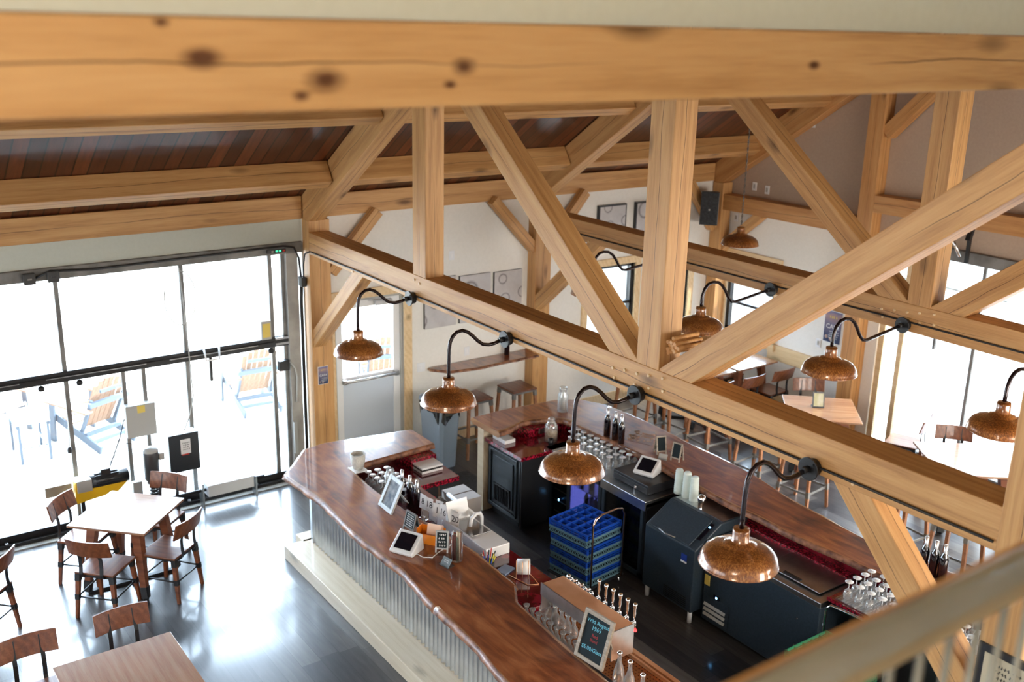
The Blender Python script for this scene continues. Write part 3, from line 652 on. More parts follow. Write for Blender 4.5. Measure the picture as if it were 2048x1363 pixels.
# working counter behind the near bar
k1 = thing('back_counter', 'dark red resin work counter along the inside of the near bar', 'counter', (3.4, 4.5, 0))
bm = NB(); bx(bm, 2.0, 5.1, 4.11, 4.76, .85, .9); bx(bm, 1.9, 2.68, 4.76, 5.22, .85, .9); obj('counter_top', bm, [RED], k1, .004)
bm = NB(); bx(bm, 2.68, 5.1, 4.755, 4.765, .85, .9); bx(bm, 2.676, 2.684, 4.76, 5.22, .85, .9); bx(bm, 1.9, 2.68, 5.215, 5.226, .85, .9); obj('flaked_edge', bm, REDE, k1)
obj('upstand', BX(2.25, 5.1, 4.105, 4.22, .9, 1.0), RED, k1)
obj('riser_box', BX(1.95, 2.28, 4.9, 5.2, .9, 1.0), REDE, k1, .004)
bm = NB(); bx(bm, 2.1, 5.05, 4.2, 4.70, .05, .85); bx(bm, 1.95, 2.4, 4.7, 5.15, .05, .85); obj('cabinet_body', bm, DARK, k1)

bar2 = thing('bar', 'far L-shaped bar with live-edge redwood top, behind the appliances', 'bar', (4.5, 7.2, 0))
obj('slab', slab([(1.73, 5.99), (1.71, 6.47), (1.77, 7.15), (1.92, 7.40), (2.28, 7.56)], [(2.29, 5.99), (2.20, 6.38), (2.27, 6.72), (2.36, 6.80), (2.50, 6.82)], 40, 1.0, 1.069, .008, .03, .03, .05, True), SM, bar2)
obj('slab', slab([(2.28, 7.56), (2.8, 7.60), (3.72, 7.57), (4.35, 7.53), (4.97, 7.40), (6.09, 7.29), (6.84, 7.44), (8.35, 7.5)], [(2.50, 6.82), (3.26, 6.87), (4.58, 6.80), (5.5, 6.78), (6.2, 6.86), (6.8, 6.93), (8.35, 6.95)], 110, 1.0, 1.07, .014, .02), SM, bar2)
bm = NB(); bx(bm, 1.85, 1.95, 6.03, 7.2, 0, 1.0); bx(bm, 1.85, 8.35, 7.1, 7.22, 0, 1.0); obj('bar_wall', bm, PALE, bar2)
obj('end_panel', BX(1.84, 1.955, 6.01, 6.03, 0, 1.0), PALE, bar2)
obj('flaked_shelf', BX(4.18, 6.15, 6.88, 7.1, .84, .89), REDE, bar2, .004)
obj('red_apron', BX(2.7, 8.35, 6.985, 7.1, .89, 1.0), RED, bar2)
k2 = thing('back_counter', 'small dark red counter over the black cabinet at the open end of the far bar', 'counter', (2.3, 6.5, 0))
obj('counter_top', BX(1.96, 2.66, 6.02, 7.1, .86, .9), RED, k2, .004)
bm = NB(); bx(bm, 1.97, 2.665, 6.014, 6.022, .86, .9); bx(bm, 2.658, 2.666, 6.02, 6.45, .86, .9); obj('flaked_edge', bm, REDE, k2)
obj('riser_box', BX(1.97, 2.26, 6.40, 7.0, .9, .998), REDE, k2, .004)
obj('outlet', BX(2.26, 2.268, 6.55, 6.68, .925, .985), STEEL, k2)
cb = thing('cabinet', 'black panelled cabinet with a small vent grille at the end of the far bar', 'cabinet', (2.3, 6.2, 0))
obj('body', BX(1.97, 2.60, 6.10, 7.0, .08, .86), CAB, cb); obj('toe_kick', BX(1.99, 2.5, 6.12, 7.0, 0, .08), DARK, cb)
bm = NB(); bx(bm, 1.98, 2.59, 6.06, 6.10, .1, .85)
bx(bm, 2.02, 2.54, 6.045, 6.06, .13, .16); bx(bm, 2.02, 2.54, 6.045, 6.06, .78, .81); bx(bm, 2.02, 2.05, 6.045, 6.06, .16, .78); bx(bm, 2.51, 2.54, 6.045, 6.06, .16, .78); bx(bm, 2.09, 2.47, 6.048, 6.06, .2, .74)
dr = obj('door', bm, CAB, cb, .004)
bm = NB(); bx(bm, 2.12, 2.43, 6.036, 6.05, .2, .22); bx(bm, 2.12, 2.43, 6.036, 6.05, .4, .42); bx(bm, 2.12, 2.14, 6.036, 6.05, .2, .42); bx(bm, 2.41, 2.43, 6.036, 6.05, .2, .42)
for i in range(9): bx(bm, 2.15+.03*i, 2.156+.03*i, 6.038, 6.048, .22, .4)
obj('vent_grille', bm, BLK, cb)
obj('black_side', BX(2.60, 2.62, 6.06, 6.42, .05, .86), BLKP, cb)

# wine fridge + glass-door back-bar cooler
wf = thing('wine_fridge', 'narrow dark wine fridge with shelf slats and a tiny blue light beside the cabinet', 'fridge', (2.78, 6.7, 0))
obj('body', BX(2.63, 2.93, 6.5, 7.0, .04, .86), BLKP, wf, .004)
obj('door', BX(2.635, 2.925, 6.47, 6.5, .06, .85), GLASSD, wf)
for i in range(5): obj('shelf', BX(2.65, 2.91, 6.49, 6.51, .17+.13*i, .18+.13*i), GWOOD, wf)
obj('indicator_light', BX(2.75, 2.762, 6.466, 6.47, .33, .35), LED, wf)
ck = thing('back_bar_cooler', 'stainless-topped cooler with two dark glass doors, one glowing violet', 'cooler', (3.5, 6.7, 0))
bm = NB(); bx(bm, 2.54, 4.17, 6.42, 7.09, .865, .9); bx(bm, 3.5, 4.17, 6.405, 6.42, .80, .9); obj('steel_top', bm, STEEL, ck, .004)
bm = NB(); bx(bm, 2.94, 4.16, 6.98, 7.08, .05, .86); bx(bm, 2.94, 2.97, 6.44, 7.0, .05, .86); bx(bm, 4.13, 4.16, 6.44, 7.0, .05, .86); bx(bm, 3.50, 3.53, 6.44, 7.0, .05, .86); bx(bm, 2.94, 4.16, 6.44, 7.0, .05, .09); bx(bm, 2.94, 4.16, 6.44, 7.0, .83, .86); obj('body', bm, BLKP, ck)
obj('lit_liner', BX(2.971, 2.98, 6.45, 6.96, .1, .82), FRIDGE, ck)
for x0, x1 in ((2.95, 3.50), (3.52, 4.14)):
    bm = NB()
    for a in ((x0, x0+.04, .07, .85), (x1-.04, x1, .07, .85), (x0, x1, .07, .12), (x0, x1, .80, .85)): bx(bm, a[0], a[1], 6.415, 6.44, a[2], a[3])
    dd = obj('door', bm, APPL, ck, .003); obj('pane', BX(x0+.04, x1-.04, 6.425, 6.43, .12, .80), GLASSD, dd)
    bm = NB(); bx(bm, x0+.03, x1-.03, 6.5, 6.9, .32, .33); bx(bm, x0+.03, x1-.03, 6.5, 6.9, .58, .59); obj('shelf', bm, STEEL, ck)
def bottle_bm(body=.037, h=.32, o=(0, 0, 0)):
    s = h/.32; return [(0, 0), (body, .002), (body, .19*s), (body*.85, .215*s), (.016, .245*s), (.0145, .25*s)], [(.0155, .245*s), (.0155, .318*s), (.0, h)]
def make_bottle(name='wine_bottle'):
    t = thing(name, '', 'bottle'); A, B = bottle_bm()
    bm = NB(); lathe(bm, A, 20); obj('glass_body', bm, WINE, t)
    bm = NB(); lathe(bm, B, 16); obj('capsule', bm, CAPS, t)
    return t
cool_b = plain('green_beer_glass', (.02, .06, .03), .08, 0, 1)
A, B = bottle_bm(.03, .23); me0 = None
k = 0
for zz in (.09, .33, .59):
    for i in range(9):
        x = 3.02 + i*.052 if i < 8 else 3.44
        for base in (0, .58):
            if (i+int(zz*10)) % 3 == 0 and base == 0: continue
            bm = NB(); lathe(bm, [(0, 0), (.028, .002), (.028, .13), (.012, .17), (.012, .2), (0, .2)], 10, (x+base, 6.56+.03*(i % 3), zz+.004), 0)
            tag(obj('bottle', bm, cool_b if i % 2 else WHITE), 'small chilled bottle standing behind a dark glass cooler door', 'bottle', 'bottles in the glass door cooler')

# cash drawer + tablet stand
def make_tablet():
    t = thing('tablet_stand', '', 'tablet')      # screen faces -X+Y tilt, base at origin
    bm = NB(); v = [(-.11, -.10, 0), (.11, -.10, 0), (.11, .09, 0), (-.11, .09, 0), (-.11, -.12, .03), (.11, -.12, .03), (.11, .06, .15), (-.11, .06, .15)]
    q = [bm.verts.new(p) for p in v]
    for f in ((0, 1, 2, 3), (4, 5, 6, 7), (0, 1, 5, 4), (1, 2, 6, 5), (2, 3, 7, 6), (3, 0, 4, 7)): bm.faces.new([q[i] for i in f])
    obj('housing', bm, WHITE, t, .008)
    bm = NB(); M = frame_M((0, -.03, .0925), (1, 0, 0), (0, .18, .12)); bx(bm, -.08, .08, -.075, .075, 0, .004, 0, M); obj('screen', bm, BLKG, t)
    return t
tb = make_tablet(); tb.location = (4.02, 3.86, 1.071); tb.rotation_euler = (0, 0, R(28)); tb['label'] = 'white tablet stand with dark screen on the near bar beside the orange box'
dup(tb, (3.83, 6.74, 1.002), R(20), 'white tablet stand with dark screen on top of the black cash drawer')
cd = thing('cash_drawer', 'black cash drawer with keys in its lock on the steel cooler top', 'cash drawer', (3.8, 6.72, .9))
obj('casing', BX(3.56, 4.08, 6.52, 6.95, .905, 1.0), BLKP, cd, .004); obj('drawer_front', BX(3.57, 4.07, 6.512, 6.52, .915, .975), BLK, cd, .003)
bm = NB(); cyl(bm, (3.92, 6.512, .945), (3.92, 6.49, .945), .012, 10); bx(bm, 3.915, 3.925, 6.485, 6.49, .90, .95); obj('lock_and_key', bm, CHROME, cd)

# ice machine
im = thing('ice_machine', 'charcoal ice machine with a slanted lid and small blue light', 'ice machine', (4.6, 6.65, 0))
bm = NB(); pr = [(6.30, .12), (6.30, .76), (6.62, .95), (6.98, .95), (6.98, .12)]
a = [bm.verts.new((4.30, y, z)) for y, z in pr]; b = [bm.verts.new((4.96, y, z)) for y, z in pr]
bm.faces.new(a); bm.faces.new(b[::-1])
for i in range(5): bm.faces.new((a[i], a[(i+1) % 5], b[(i+1) % 5], b[i]))
obj('body', bm, APPL, im, .012)
M = frame_M((4.63, 6.46, .855), (1, 0, 0), (0, .32, .19))
bm = NB(); bx(bm, -.29, .24, -.17, .17, .002, .012, 0, M); obj('lid', bm, APPL, im, .005)
bm = NB(); tube(bm, [M @ Vector((-.16, -.165, .01)), M @ Vector((-.06, -.185, .022)), M @ Vector((.06, -.165, .01))], .006, 8); obj('handle', bm, STEEL, im)
bm = NB(); bx(bm, .25, .29, -.07, .14, .003, .01, 0, M); cp = obj('control_strip', bm, BLKG, im, .003)
bm = NB(); bx(bm, .262, .278, .085, .10, .0105, .013, 0, M); obj('indicator_light', bm, LED, cp)
bm = NB(); bx(bm, 4.80, 4.87, 6.294, 6.299, .61, .68); obj('badge', bm, plain('badge_blue', (.02, .05, .28), .3), im)
bm = NB(); bx(bm, 4.80, 4.87, 6.292, 6.298, .595, .612); obj('badge', bm, WHITE, im)
bm = NB()
obj('steel_back_top', BX(4.32, 4.94, 6.66, 6.97, .95, .953), STEEL, im); bm = NB()
for i in range(6): bx(bm, 4.6, 4.9, 6.296, 6.302, .15+.02*i, .158+.02*i)
obj('vent', bm, DARK, im)
for x in (4.34, 4.92):
    for y in (6.34, 6.9): bm = NB(); cyl(bm, (x, y, 0), (x, y, .12), .022, 10); obj('foot', bm, WHITE, im)

# bottle cooler (chest)
hc = thing('bottle_cooler', 'long low dark chest cooler with steel sliding lids and slatted vents', 'cooler', (5.6, 6.65, 0))
obj('body', BX(4.99, 6.26, 6.42, 6.98, .06, .80), APPL, hc, .008)
bm = NB(); bx(bm, 4.985, 6.265, 6.41, 6.99, .80, .85); obj('steel_rim', bm, STEEL, hc, .006)
for x0, x1, zz in ((5.05, 5.63, .852), (5.58, 6.18, .862)):
    l_ = obj('sliding_lid', BX(x0, x1, 6.50, 6.93, zz, zz+.012), STEEL, hc, .004)
    bm = NB(); bx(bm, x0+.2, x0+.38, 6.515, 6.545, zz+.012, zz+.022); obj('grip', bm, BLK, l_)
bm = NB(); bx(bm, 5.0, 5.31, 6.412, 6.42, .09, .33); vp = obj('vent_panel', bm, APPL, hc, .003)
bm = NB()
for i in range(3):
    M = frame_M((5.15, 6.41, .14+.05*i), (1, 0, 0), (0, -.5, -1)); bx(bm, -.13, .13, -.02, .02, -.002, .002, 0, M)
obj('louvre', bm, GBOX, vp)
obj('thermostat', BX(5.13, 5.20, 6.405, 6.413, .335, .37), BLKG, hc); obj('indicator_light', BX(5.16, 5.175, 6.40, 6.405, .345, .36), LED, hc)
obj('warning_label', BX(5.0, 5.06, 6.414, 6.42, .42, .52), YLAB, hc)
bm = NB()
for z in (.35, .6): cyl(bm, (6.05, 6.42, z), (6.05, 6.412, z), .006, 8)
obj('screws', bm, CHROME, hc)
# wooden bins under the far counter
for i in range(10):
    x = 4.52 + .142*i; t = thing('wooden_bin', 'small wooden bin with a slot handle in the row under the far bar', 'bin', (x+.065, 6.98, .55), 0, 'wooden bins under the far bar')
    bm = NB(); y0 = 6.90
    bx(bm, x, x+.13, y0, y0+.012, .55, .65); bx(bm, x, x+.13, y0, y0+.012, .675, .70); bx(bm, x, x+.03, y0, y0+.012, .65, .675); bx(bm, x+.10, x+.13, y0, y0+.012, .65, .675)
    bx(bm, x, x+.012, y0, 7.07, .55, .70); bx(bm, x+.118, x+.13, y0, 7.07, .55, .70); bx(bm, x, x+.13, 7.06, 7.07, .55, .70); bx(bm, x, x+.13, y0, 7.07, .55, .56)
    obj('box', bm, BINW, t, .002)
t = tag(obj('bin_shelf', BX(4.48, 5.98, 6.88, 7.10, .53, .55), DARK), 'dark shelf carrying the row of small wooden bins under the far bar', 'shelf')
# right counter with glass mat
k3 = thing('back_counter', 'red resin counter with a steel drip mat, right of the long chest cooler', 'counter', (7.2, 6.75, 0))
obj('counter_top', BX(6.28, 8.3, 6.48, 7.09, .87, .9), RED, k3, .004); obj('flaked_edge', BX(6.272, 8.3, 6.472, 6.48, .868, .9), REDE, k3)
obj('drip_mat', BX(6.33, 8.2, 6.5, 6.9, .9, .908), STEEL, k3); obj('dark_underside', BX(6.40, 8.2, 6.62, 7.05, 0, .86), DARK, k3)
bm = NB()
for i in range(60): bx(bm, 6.35+.03*i, 6.356+.03*i, 6.5, 6.9, .908, .911)
obj('mat_ribs', bm, STEEL, k3)['kind'] = 'stuff'

# glasses, upside down on their rims
def make_stem():
    t = thing('stem_glass', '', 'glass')
    bm = NB(); lathe(bm, [(.030, 0), (.036, .03), (.037, .055), (.028, .085), (.010, .098), (.004, .104)], 16); obj('bowl', bm, GLASS, t)
    bm = NB(); lathe(bm, [(.004, .104), (.004, .150), (.012, .154), (.034, .158), (.034, .161), (0, .159)], 16); obj('stem_and_foot', bm, FOOT, t)
    return t
sg = make_stem(); first = True
def stems(pts, z, lab, grp):
    global first
    for x, y in pts:
        x += random.uniform(-.004, .004); y += random.uniform(-.004, .004)
        if first: sg.location = (x, y, z); sg['label'] = lab; sg['group'] = grp; first = False
        else: dup(sg, (x, y, z), random.random()*6, lab, grp)
stems([(2.62+.105*i+.02*j, 6.90-.105*j) for i in range(13) for j in range(4) if not (i > 8 and j > 2) and not (i < 1 and j > 2) and not (i > 7 and 6.90-.105*j < 6.97 and 2.62+.105*i+.02*j > 3.5)], .9, 'upside-down stem glass in the block of glasses on the steel cooler top', 'upside-down glasses on the cooler')
stems([(2.42+.09*i, 4.34+.10*j) for i in range(7) for j in range(3) if not (i > 3 and j < 1)], .9, 'upside-down stem glass behind the white plant pot on the near bar', 'upside-down glasses behind the near bar')
stems([(6.40+.105*i, 6.56+.10*j) for i in range(8) for j in range(4)], .911, 'upside-down stem glass on the steel drip mat right of the chest cooler', 'upside-down glasses on the drip mat')
stems([(7.30+.105*i, 6.56+.10*j) for i in range(4) for j in range(4)], .911, 'upside-down stem glass on the drip mat seen between the railing balusters', 'upside-down glasses behind the railing')
# wine bottles
wb = make_bottle(); wb.location = (2.98, 6.92, 1.071); wb['label'] = 'dark wine bottle on the far bar by the cork inlay, left of three'; 
dup(wb, (3.11, 6.92, 1.071), 1, 'dark wine bottle on the far bar by the cork inlay, middle of three'); dup(wb, (3.22, 6.91, 1.071), 2, 'dark wine bottle on the far bar by the cork inlay, right of three')
for i, (x, w_) in enumerate(((2.87, 'left'), (3.02, 'middle'), (3.15, 'right'))): dup(wb, (x, 4.46, .9), i, 'dark wine bottle behind the white photo frame on the near bar, %s of three' % w_)
for i, (x, w_) in enumerate(((6.63, 'left'), (6.72, 'middle'), (6.80, 'right'))): dup(wb, (x, 7.2, 1.071), i, 'dark wine bottle on the far bar right of the knee brace, %s of three' % w_)
dup(wb, (.09, 7.63, 1.082), 0, 'dark wine bottle standing on the wall shelf above the two stools')

# small things on the far bar
def easel(x, y, z, rz, label, h=.19, w=.11, fm=GWOOD, lines=None, face=SLATE):
    t = thing('tabletop_chalkboard', label, 'chalkboard', (0, 0, 0))
    for sgn in (-1, 1):
        M = frame_M((0, sgn*.045, 0), (1, 0, 0), (0, -sgn*.045*1.0, h*1.0)); fr = NB(); H = h*1.02
        bx(fr, -w/2, -w/2+.013, 0, H, -.005, .005, 0, M); bx(fr, w/2-.013, w/2, 0, H, -.005, .005, 0, M); bx(fr, -w/2+.013, w/2-.013, H-.013, H, -.005, .005, 0, M); bx(fr, -w/2+.013, w/2-.013, .028, .041, -.005, .005, 0, M)
        p = obj('frame', fr, fm, t); bb = NB(); bx(bb, -w/2+.013, w/2-.013, .041, H-.013, -.003, .003, 0, M); s = obj('slate', bb, face, p)
        if sgn < 0 and lines:
            scribble('chalk_writing', w-.04, H-.065, lines, CHALKW, M @ Matrix.Translation((0, (H+.028)/2, .0038)), s, lines)
    t.location = (x, y, z); t.rotation_euler = (0, 0, rz); return t
easel(3.64, 7.08, 1.071, R(70), 'small A-frame chalkboard on the far bar, left one beside the card holder')
easel(3.87, 7.10, 1.071, R(15), 'small A-frame chalkboard on the far bar, right one, face towards the room')
t = thing('card_holder', 'small clear card holder between the two chalkboards on the far bar', 'card holder', (3.78, 6.98, 1.071), R(30))
M = frame_M((0, 0, 0), (1, 0, 0), (0, .05, .06)); bm = NB(); bx(bm, -.045, .045, 0, .06, 0, .004, 0, M); obj('card', bm, GBOX, t, 0, True); bm = NB(); bx(bm, -.05, .05, -.01, .035, 0, .012); obj('base', bm, CLEARP, t, 0, True)
# cork inlay in the bar resin
bm = NB(); poly(bm, [(3.14, 7.0), (2.98, 7.30), (3.18, 7.44), (3.46, 7.14)], 1.0702, 1.0712); tag(obj('cork_inlay', bm, plain('inlay_resin_brown', (.16, .05, .025), .3, 0, 1)), 'patch of wine corks set in resin in the far bar top', 'inlay')
inl = [o for o in COL.objects if o.name == 'cork_inlay'][0]
for i in range(34):
    fx, fy = random.uniform(.1, .9), random.uniform(.12, .88); x = 3.14+.30*fx-.16*fy; y = 7.0+.14*fx+.30*fy; a = random.uniform(0, 3.1)
    bm = NB(); M = Matrix.Translation((x, y, 1.0713)) @ Matrix.Rotation(a, 4, 'Z'); bx(bm, -.028, .028, -.011, .011, -.0005, .0006, 0, M); obj('cork', bm, plain('cork_tan', (.55, .33, .2), .6) if i == 0 else bpy.data.materials['cork_tan'], inl)
# glass jars
def jar(label, x, y, z, r, h, fill=0, lid=True, body=GLASS):
    t = thing('glass_jar', label, 'jar', (x, y, z)); bm = NB(); lathe(bm, [(0, .002), (r, .003), (r, h*.62), (r*.55, h*.78), (r*.5, h*.82), (r*.58, h*.86)], 20, (x, y, z)); obj('glass_body', bm, body, t)
    if fill: bm = NB(); lathe(bm, [(0, .004), (r*.95, .005), (r*.95, h*fill), (0, h*(fill+.03))], 20, (x, y, z)); obj('contents', bm, LOOSE, t)
    if lid: bm = NB(); lathe(bm, [(r*.5, h*.85), (r*.55, h*.9), (r*.3, h*.95), (0, h)], 16, (x, y, z)); obj('lid', bm, body, t)
    return t
jar('squat glass jar of brown crackers on the red counter of the far bar', 2.44, 6.58, .9, .072, .29, .38)
t = thing('glass_jar', 'tall upright clear glass jar standing on the far bar corner', 'jar', (2.14, 6.97, 1.071)); bm = NB(); lathe(bm, [(0, 0), (.06, .002), (.06, .2), (.04, .235), (.04, .26), (.046, .262), (.046, .29), (0, .292)], 20, t.location); obj('glass_body', bm, glassy('thick_jar_glass', (.85, .88, .87), .16, .03, .22), t)
bm = NB(); lathe(bm, [(0, .02), (.028, .022), (.03, .16), (0, .18)], 12, t.location); obj('contents', bm, GBOX, t)
t = tag(obj('dark_cup', (lambda b: (lathe(b, [(0, 0), (.026, 0), (.03, .075), (.026, .075), (.02, .01)], 16, (2.54, 6.50, .9)), b)[1])(NB()), BLKP), 'small black cup next to the squat cracker jar', 'cup')
t = thing('napkin_box', 'white tissue box tucked under the far bar edge on the red counter', 'box', (2.12, 6.16, .9)); obj('carton', BX(2.03, 2.27, 6.08, 6.22, .901, .945), WHITE, t, .004)
# plastic cup stacks
for i, (x, h) in enumerate(((4.26, .25), (4.37, .26), (4.47, .25))):
    bm = NB(); P = [(0, 0), (.046, 0)]
    for j in range(10): z = .02+j*h/11; P += [(.044-.0008*j, z), (.047-.0009*j, z+.003), (.045-.0009*j, z+.014)]
    P += [(.03, h), (0, h)]
    lathe(bm, P, 20, (x, 6.75, .951)); tag(obj('plastic_cup_stack', bm, FROST), 'stack of translucent plastic cups on the ice machine, %s of three' % ('left', 'middle', 'right')[i], 'cups')
bm = NB(); lathe(bm, [(.012, 0), (.012, .04), (.038, .07), (.042, .095), (.03, .125), (0, .135)], 20, (4.62, 6.70, .951)); tag(obj('steel_strainer', bm, CHROME), 'shiny round steel scoop standing beside the plastic cups', 'scoop')

# ---------------------------------------------------------------- near bar objects
t = thing('plant_pot', 'textured off-white ceramic pot standing on the corner of the near bar', 'pot', (2.33, 4.27, 1.07))
bm = NB(); lathe(bm, [(0, .012), (.05, .012), (.068, .08), (.075, .165), (.066, .165), (.06, .12), (0, .12)], 28, t.location)
for v_ in bm.verts:
    pass
obj('pot_body', bm, noisy('knobbly_ceramic', (.55, .53, .48), (.68, .66, .6), 55, .7, st=.8), t)
bm = NB(); bx(bm, 2.26, 2.42, 4.2, 4.33, 1.071, 1.081); obj('tile', bm, PAPER, t)
# white photo frame
t = thing('photo_frame', 'whitewashed standing photo frame on the near bar in front of the wine bottles', 'frame', (3.30, 4.06, 1.07))
M = frame_M((3.26, 4.06, 1.072), (.90, -.02, 0), (-.06, .16, .33)); fr = NB(); W, H = .25, .31
bx(fr, -W/2, -W/2+.04, 0, H, -.01, .01, 0, M); bx(fr, W/2-.04, W/2, 0, H, -.01, .01, 0, M); bx(fr, -W/2+.04, W/2-.04, 0, .04, -.01, .01, 0, M); bx(fr, -W/2+.04, W/2-.04, H-.04, H, -.01, .01, 0, M); obj('frame', fr, WFRAME, t, .003)
bm = NB(); bx(bm, -W/2+.04, W/2-.04, .04, H-.04, -.004, .002, 0, M); obj('picture', bm, noisy('faded_picture', (.06, .08, .11), (.28, .28, .28), 14, .85), t)
bm = NB(); bar(bm, M @ Vector((0, H*.7, -.012)), (3.24, 4.30, 1.075), .05, .005); obj('strut', bm, WFRAME, t)
t = thing('glass_vase', 'tall clear glass vase with greenery behind the whitewashed photo frame', 'vase', (2.98, 4.27, 1.07)); bm = NB(); lathe(bm, [(0, .003), (.05, .004), (.05, .2), (.035, .23), (.035, .25)], 20, t.location); obj('glass_body', bm, GLASS, t)
bm = NB()
for i in range(22): a = random.random()*6.3; r = random.random()*.035; tube(bm, [(2.98+r*math.cos(a), 4.27+r*math.sin(a), 1.08), (2.98+.04*math.cos(a+1), 4.27+.04*math.sin(a+1), 1.08+random.uniform(.05, .16))], .003, 4)
obj('greenery', bm, noisy('sage_leaves', (.06, .08, .03), (.2, .24, .1), 20), t)
easel(3.73, 4.07, 1.071, R(5), 'small dark chalkboard with white handwriting left of the orange box', .17, .15, plain('grey_stained_frame', (.12, .11, .10), .6), 6)
easel(4.18, 4.10, 1.071, R(50), 'small pale-framed chalkboard easel right of the orange box', .18, .11, WFRAME, 4)
# orange open box
t = thing('orange_box', 'open orange plastic box with papers on the near bar', 'box', (4.0, 4.10, 1.07), R(35)); bm = NB()
for a in ((-.11, .11, -.06, -.055, .0, .09), (-.11, .11, .055, .06, 0, .12), (-.11, -.105, -.055, .055, 0, .13), (.105, .11, -.055, .055, 0, .10), (-.105, .105, -.055, .055, 0, .006)): bx(bm, *a)
obj('box', bm, ORANGE, t, .002, True)
bm = NB()
for i in range(5): M = frame_M((.03, .03-.012*i, .01), (1, 0, 0), (0, .25, 1)); bx(bm, -.07, .06, 0, .13+.006*i, -.0008, .0008, 0, M)
obj('papers', bm, plain('orange_tinted_paper', (.85, .6, .45), .6), t, 0, True)
pipe('charging_cable', [(4.12, 3.88, 1.078), (4.2, 3.9, 1.075), (4.25, 3.96, 1.075), (4.2, 4.05, 1.076), (4.15, 4.2, 1.076), (4.1, 4.30, 1.07)], .004, WHITE, 'thin white cable curving from the near tablet stand')
# straw tube
t = thing('straw_jar', 'clear cylinder of wrapped snack sticks on the near bar', 'jar', (4.39, 4.11, 1.07)); bm = NB(); lathe(bm, [(0, .003), (.048, .003), (.048, .25)], 24, t.location); obj('cylinder', bm, CLEARP, t)
sm = [plain('snack_wrapper_brown', (.16, .035, .02), .3), plain('snack_wrapper_cream', (.55, .46, .33), .4), plain('snack_wrapper_green', (.13, .15, .10), .4)]
for i in range(14):
    a = i*2.4; r = .008+.026*((i*7) % 10)/10; x, y = 4.39+r*math.cos(a), 4.11+r*math.sin(a); bm = NB(); bx(bm, x-.009, x+.009, y-.006, y+.006, 1.076, 1.29+.05*((i*3) % 5)/5); obj('snack_stick', bm, sm[(0, 1, 0, 1, 0, 2, 1)[i % 7]], t)
t = thing('card_holder', 'clear acrylic holder with a dark card in front of the snack stick cylinder', 'card holder', (4.42, 3.98, 1.071), R(10)); M = frame_M((0, -.01, 0), (1, 0, 0), (0, .05, .07)); bm = NB(); bx(bm, -.05, .05, 0, .075, 0, .004, 0, M); c_ = obj('card', bm, plain('grey_green_card', (.14, .17, .18), .4), t, 0, True)
scribble('writing', .06, .03, 2, CHALKW, M @ Matrix.Translation((0, .045, .005)), c_, 6)
bm = NB(); bx(bm, -.055, .055, -.02, .05, 0, .01); obj('base', bm, CLEARP, t, 0, True)
# number cards on stands
for i, (s_, x, y, h) in enumerate((('8', 3.28, 4.44, .14), ('18', 3.36, 4.46, .13), ('7', 3.44, 4.52, .12), ('1', 3.50, 4.46, .13), ('16', 3.58, 4.47, .15), ('4', 3.68, 4.53, .12), ('20', 3.74, 4.50, .13))):
    t = thing('table_number_card', 'white table number card printed %s, %s' % (s_, ('leftmost of the cards, beside the wine bottles', 'overlapping the large eight', 'small one set back by the counter edge', 'plain one in the middle of the cards', 'large one in front of the white carton', 'small one above the orange box', 'rightmost of the cards, beside the orange box papers')[i]), 'number card', (x, y, .9), R(8+6*((i*5) % 4)))
    bm = NB(); tube(bm, [(0, 0, 0), (0, 0, .1)], .003, 6); lathe(bm, [(0, 0), (.03, 0), (.03, .006), (0, .008)], 14); obj('stand', bm, CHROME, t, 0, True)
    M = frame_M((0, 0, .09), (1, 0, 0), (0, .1, 1)); bm = NB(); bx(bm, -.045, .045, 0, h, -.001, .001, 0, M); c_ = obj('card', bm, PAPER, t, 0, True); text('number', s_, .085, INK, M @ Matrix.Translation((0, h*.5, .0015)), c_)
# white box sink unit with spout
t = thing('hand_sink', 'white tabletop basin box with a raised flap and curved white spout behind the near bar', 'basin', (3.9, 4.62, .9))
bm = NB(); bx(bm, 3.32, 4.27, 4.48, 4.73, .901, 1.0)
obj('basin_box', bm, WHITE, t, .006)
bm = NB(); bx(bm, 3.70, 4.02, 4.50, 4.70, 1.001, 1.012); obj('basin_rim', bm, CLEARP, t, .003)
M = frame_M((3.66, 4.60, 1.0), (0, 1, 0), (-.05, 0, .16)); bm = NB(); bx(bm, -.11, .11, 0, .18, -.003, .003, 0, M); obj('flap', bm, WHITE, t)
bm = NB(); cyl(bm, (3.25, 4.74, 1.045), (3.75, 4.71, 1.045), .022, 12); obj('paper_roll', bm, WHITE, t)
bm = NB(); tube(bm, [(3.86, 4.71, 1.0), (3.86, 4.71, 1.08), (3.86, 4.69, 1.12), (3.87, 4.64, 1.13), (3.88, 4.59, 1.10), (3.88, 4.575, 1.03)], .017, 12); obj('spout', bm, CLEARP if 0 else WHITE, t)
# pens
t = thing('pen_cup', 'wire cup crammed with coloured pens beside the snack sticks', 'pen cup', (4.42, 4.40, .9)); bm = NB(); lathe(bm, [(0, 0), (.05, 0), (.055, .09), (.05, .09), (.045, .005)], 14, t.location); obj('cup', bm, BLKP, t)
pm = [plain('pen_blue', (.02, .1, .6), .3), INK, CHROME, plain('pen_yellow', (.7, .6, .02), .3), REDP]
for i in range(16):
    a = i*2.39; bm = NB(); tube(bm, [(4.42+.02*math.cos(a), 4.40+.02*math.sin(a), .91), (4.42+.065*math.cos(a), 4.40+.06*math.sin(a), 1.04+.02*(i % 3))], .005, 6); obj('pen', bm, pm[i % 5], t)
t = thing('pad', 'small blue-edged notepad beside the paper roll stand', 'notepad', (4.50, 4.52, .9), R(20)); bm = NB(); bx(bm, -.05, .05, -.07, .07, 0, .015); obj('pages', bm, plain('pale_blue_paper', (.35, .45, .62), .6), t, 0, True)
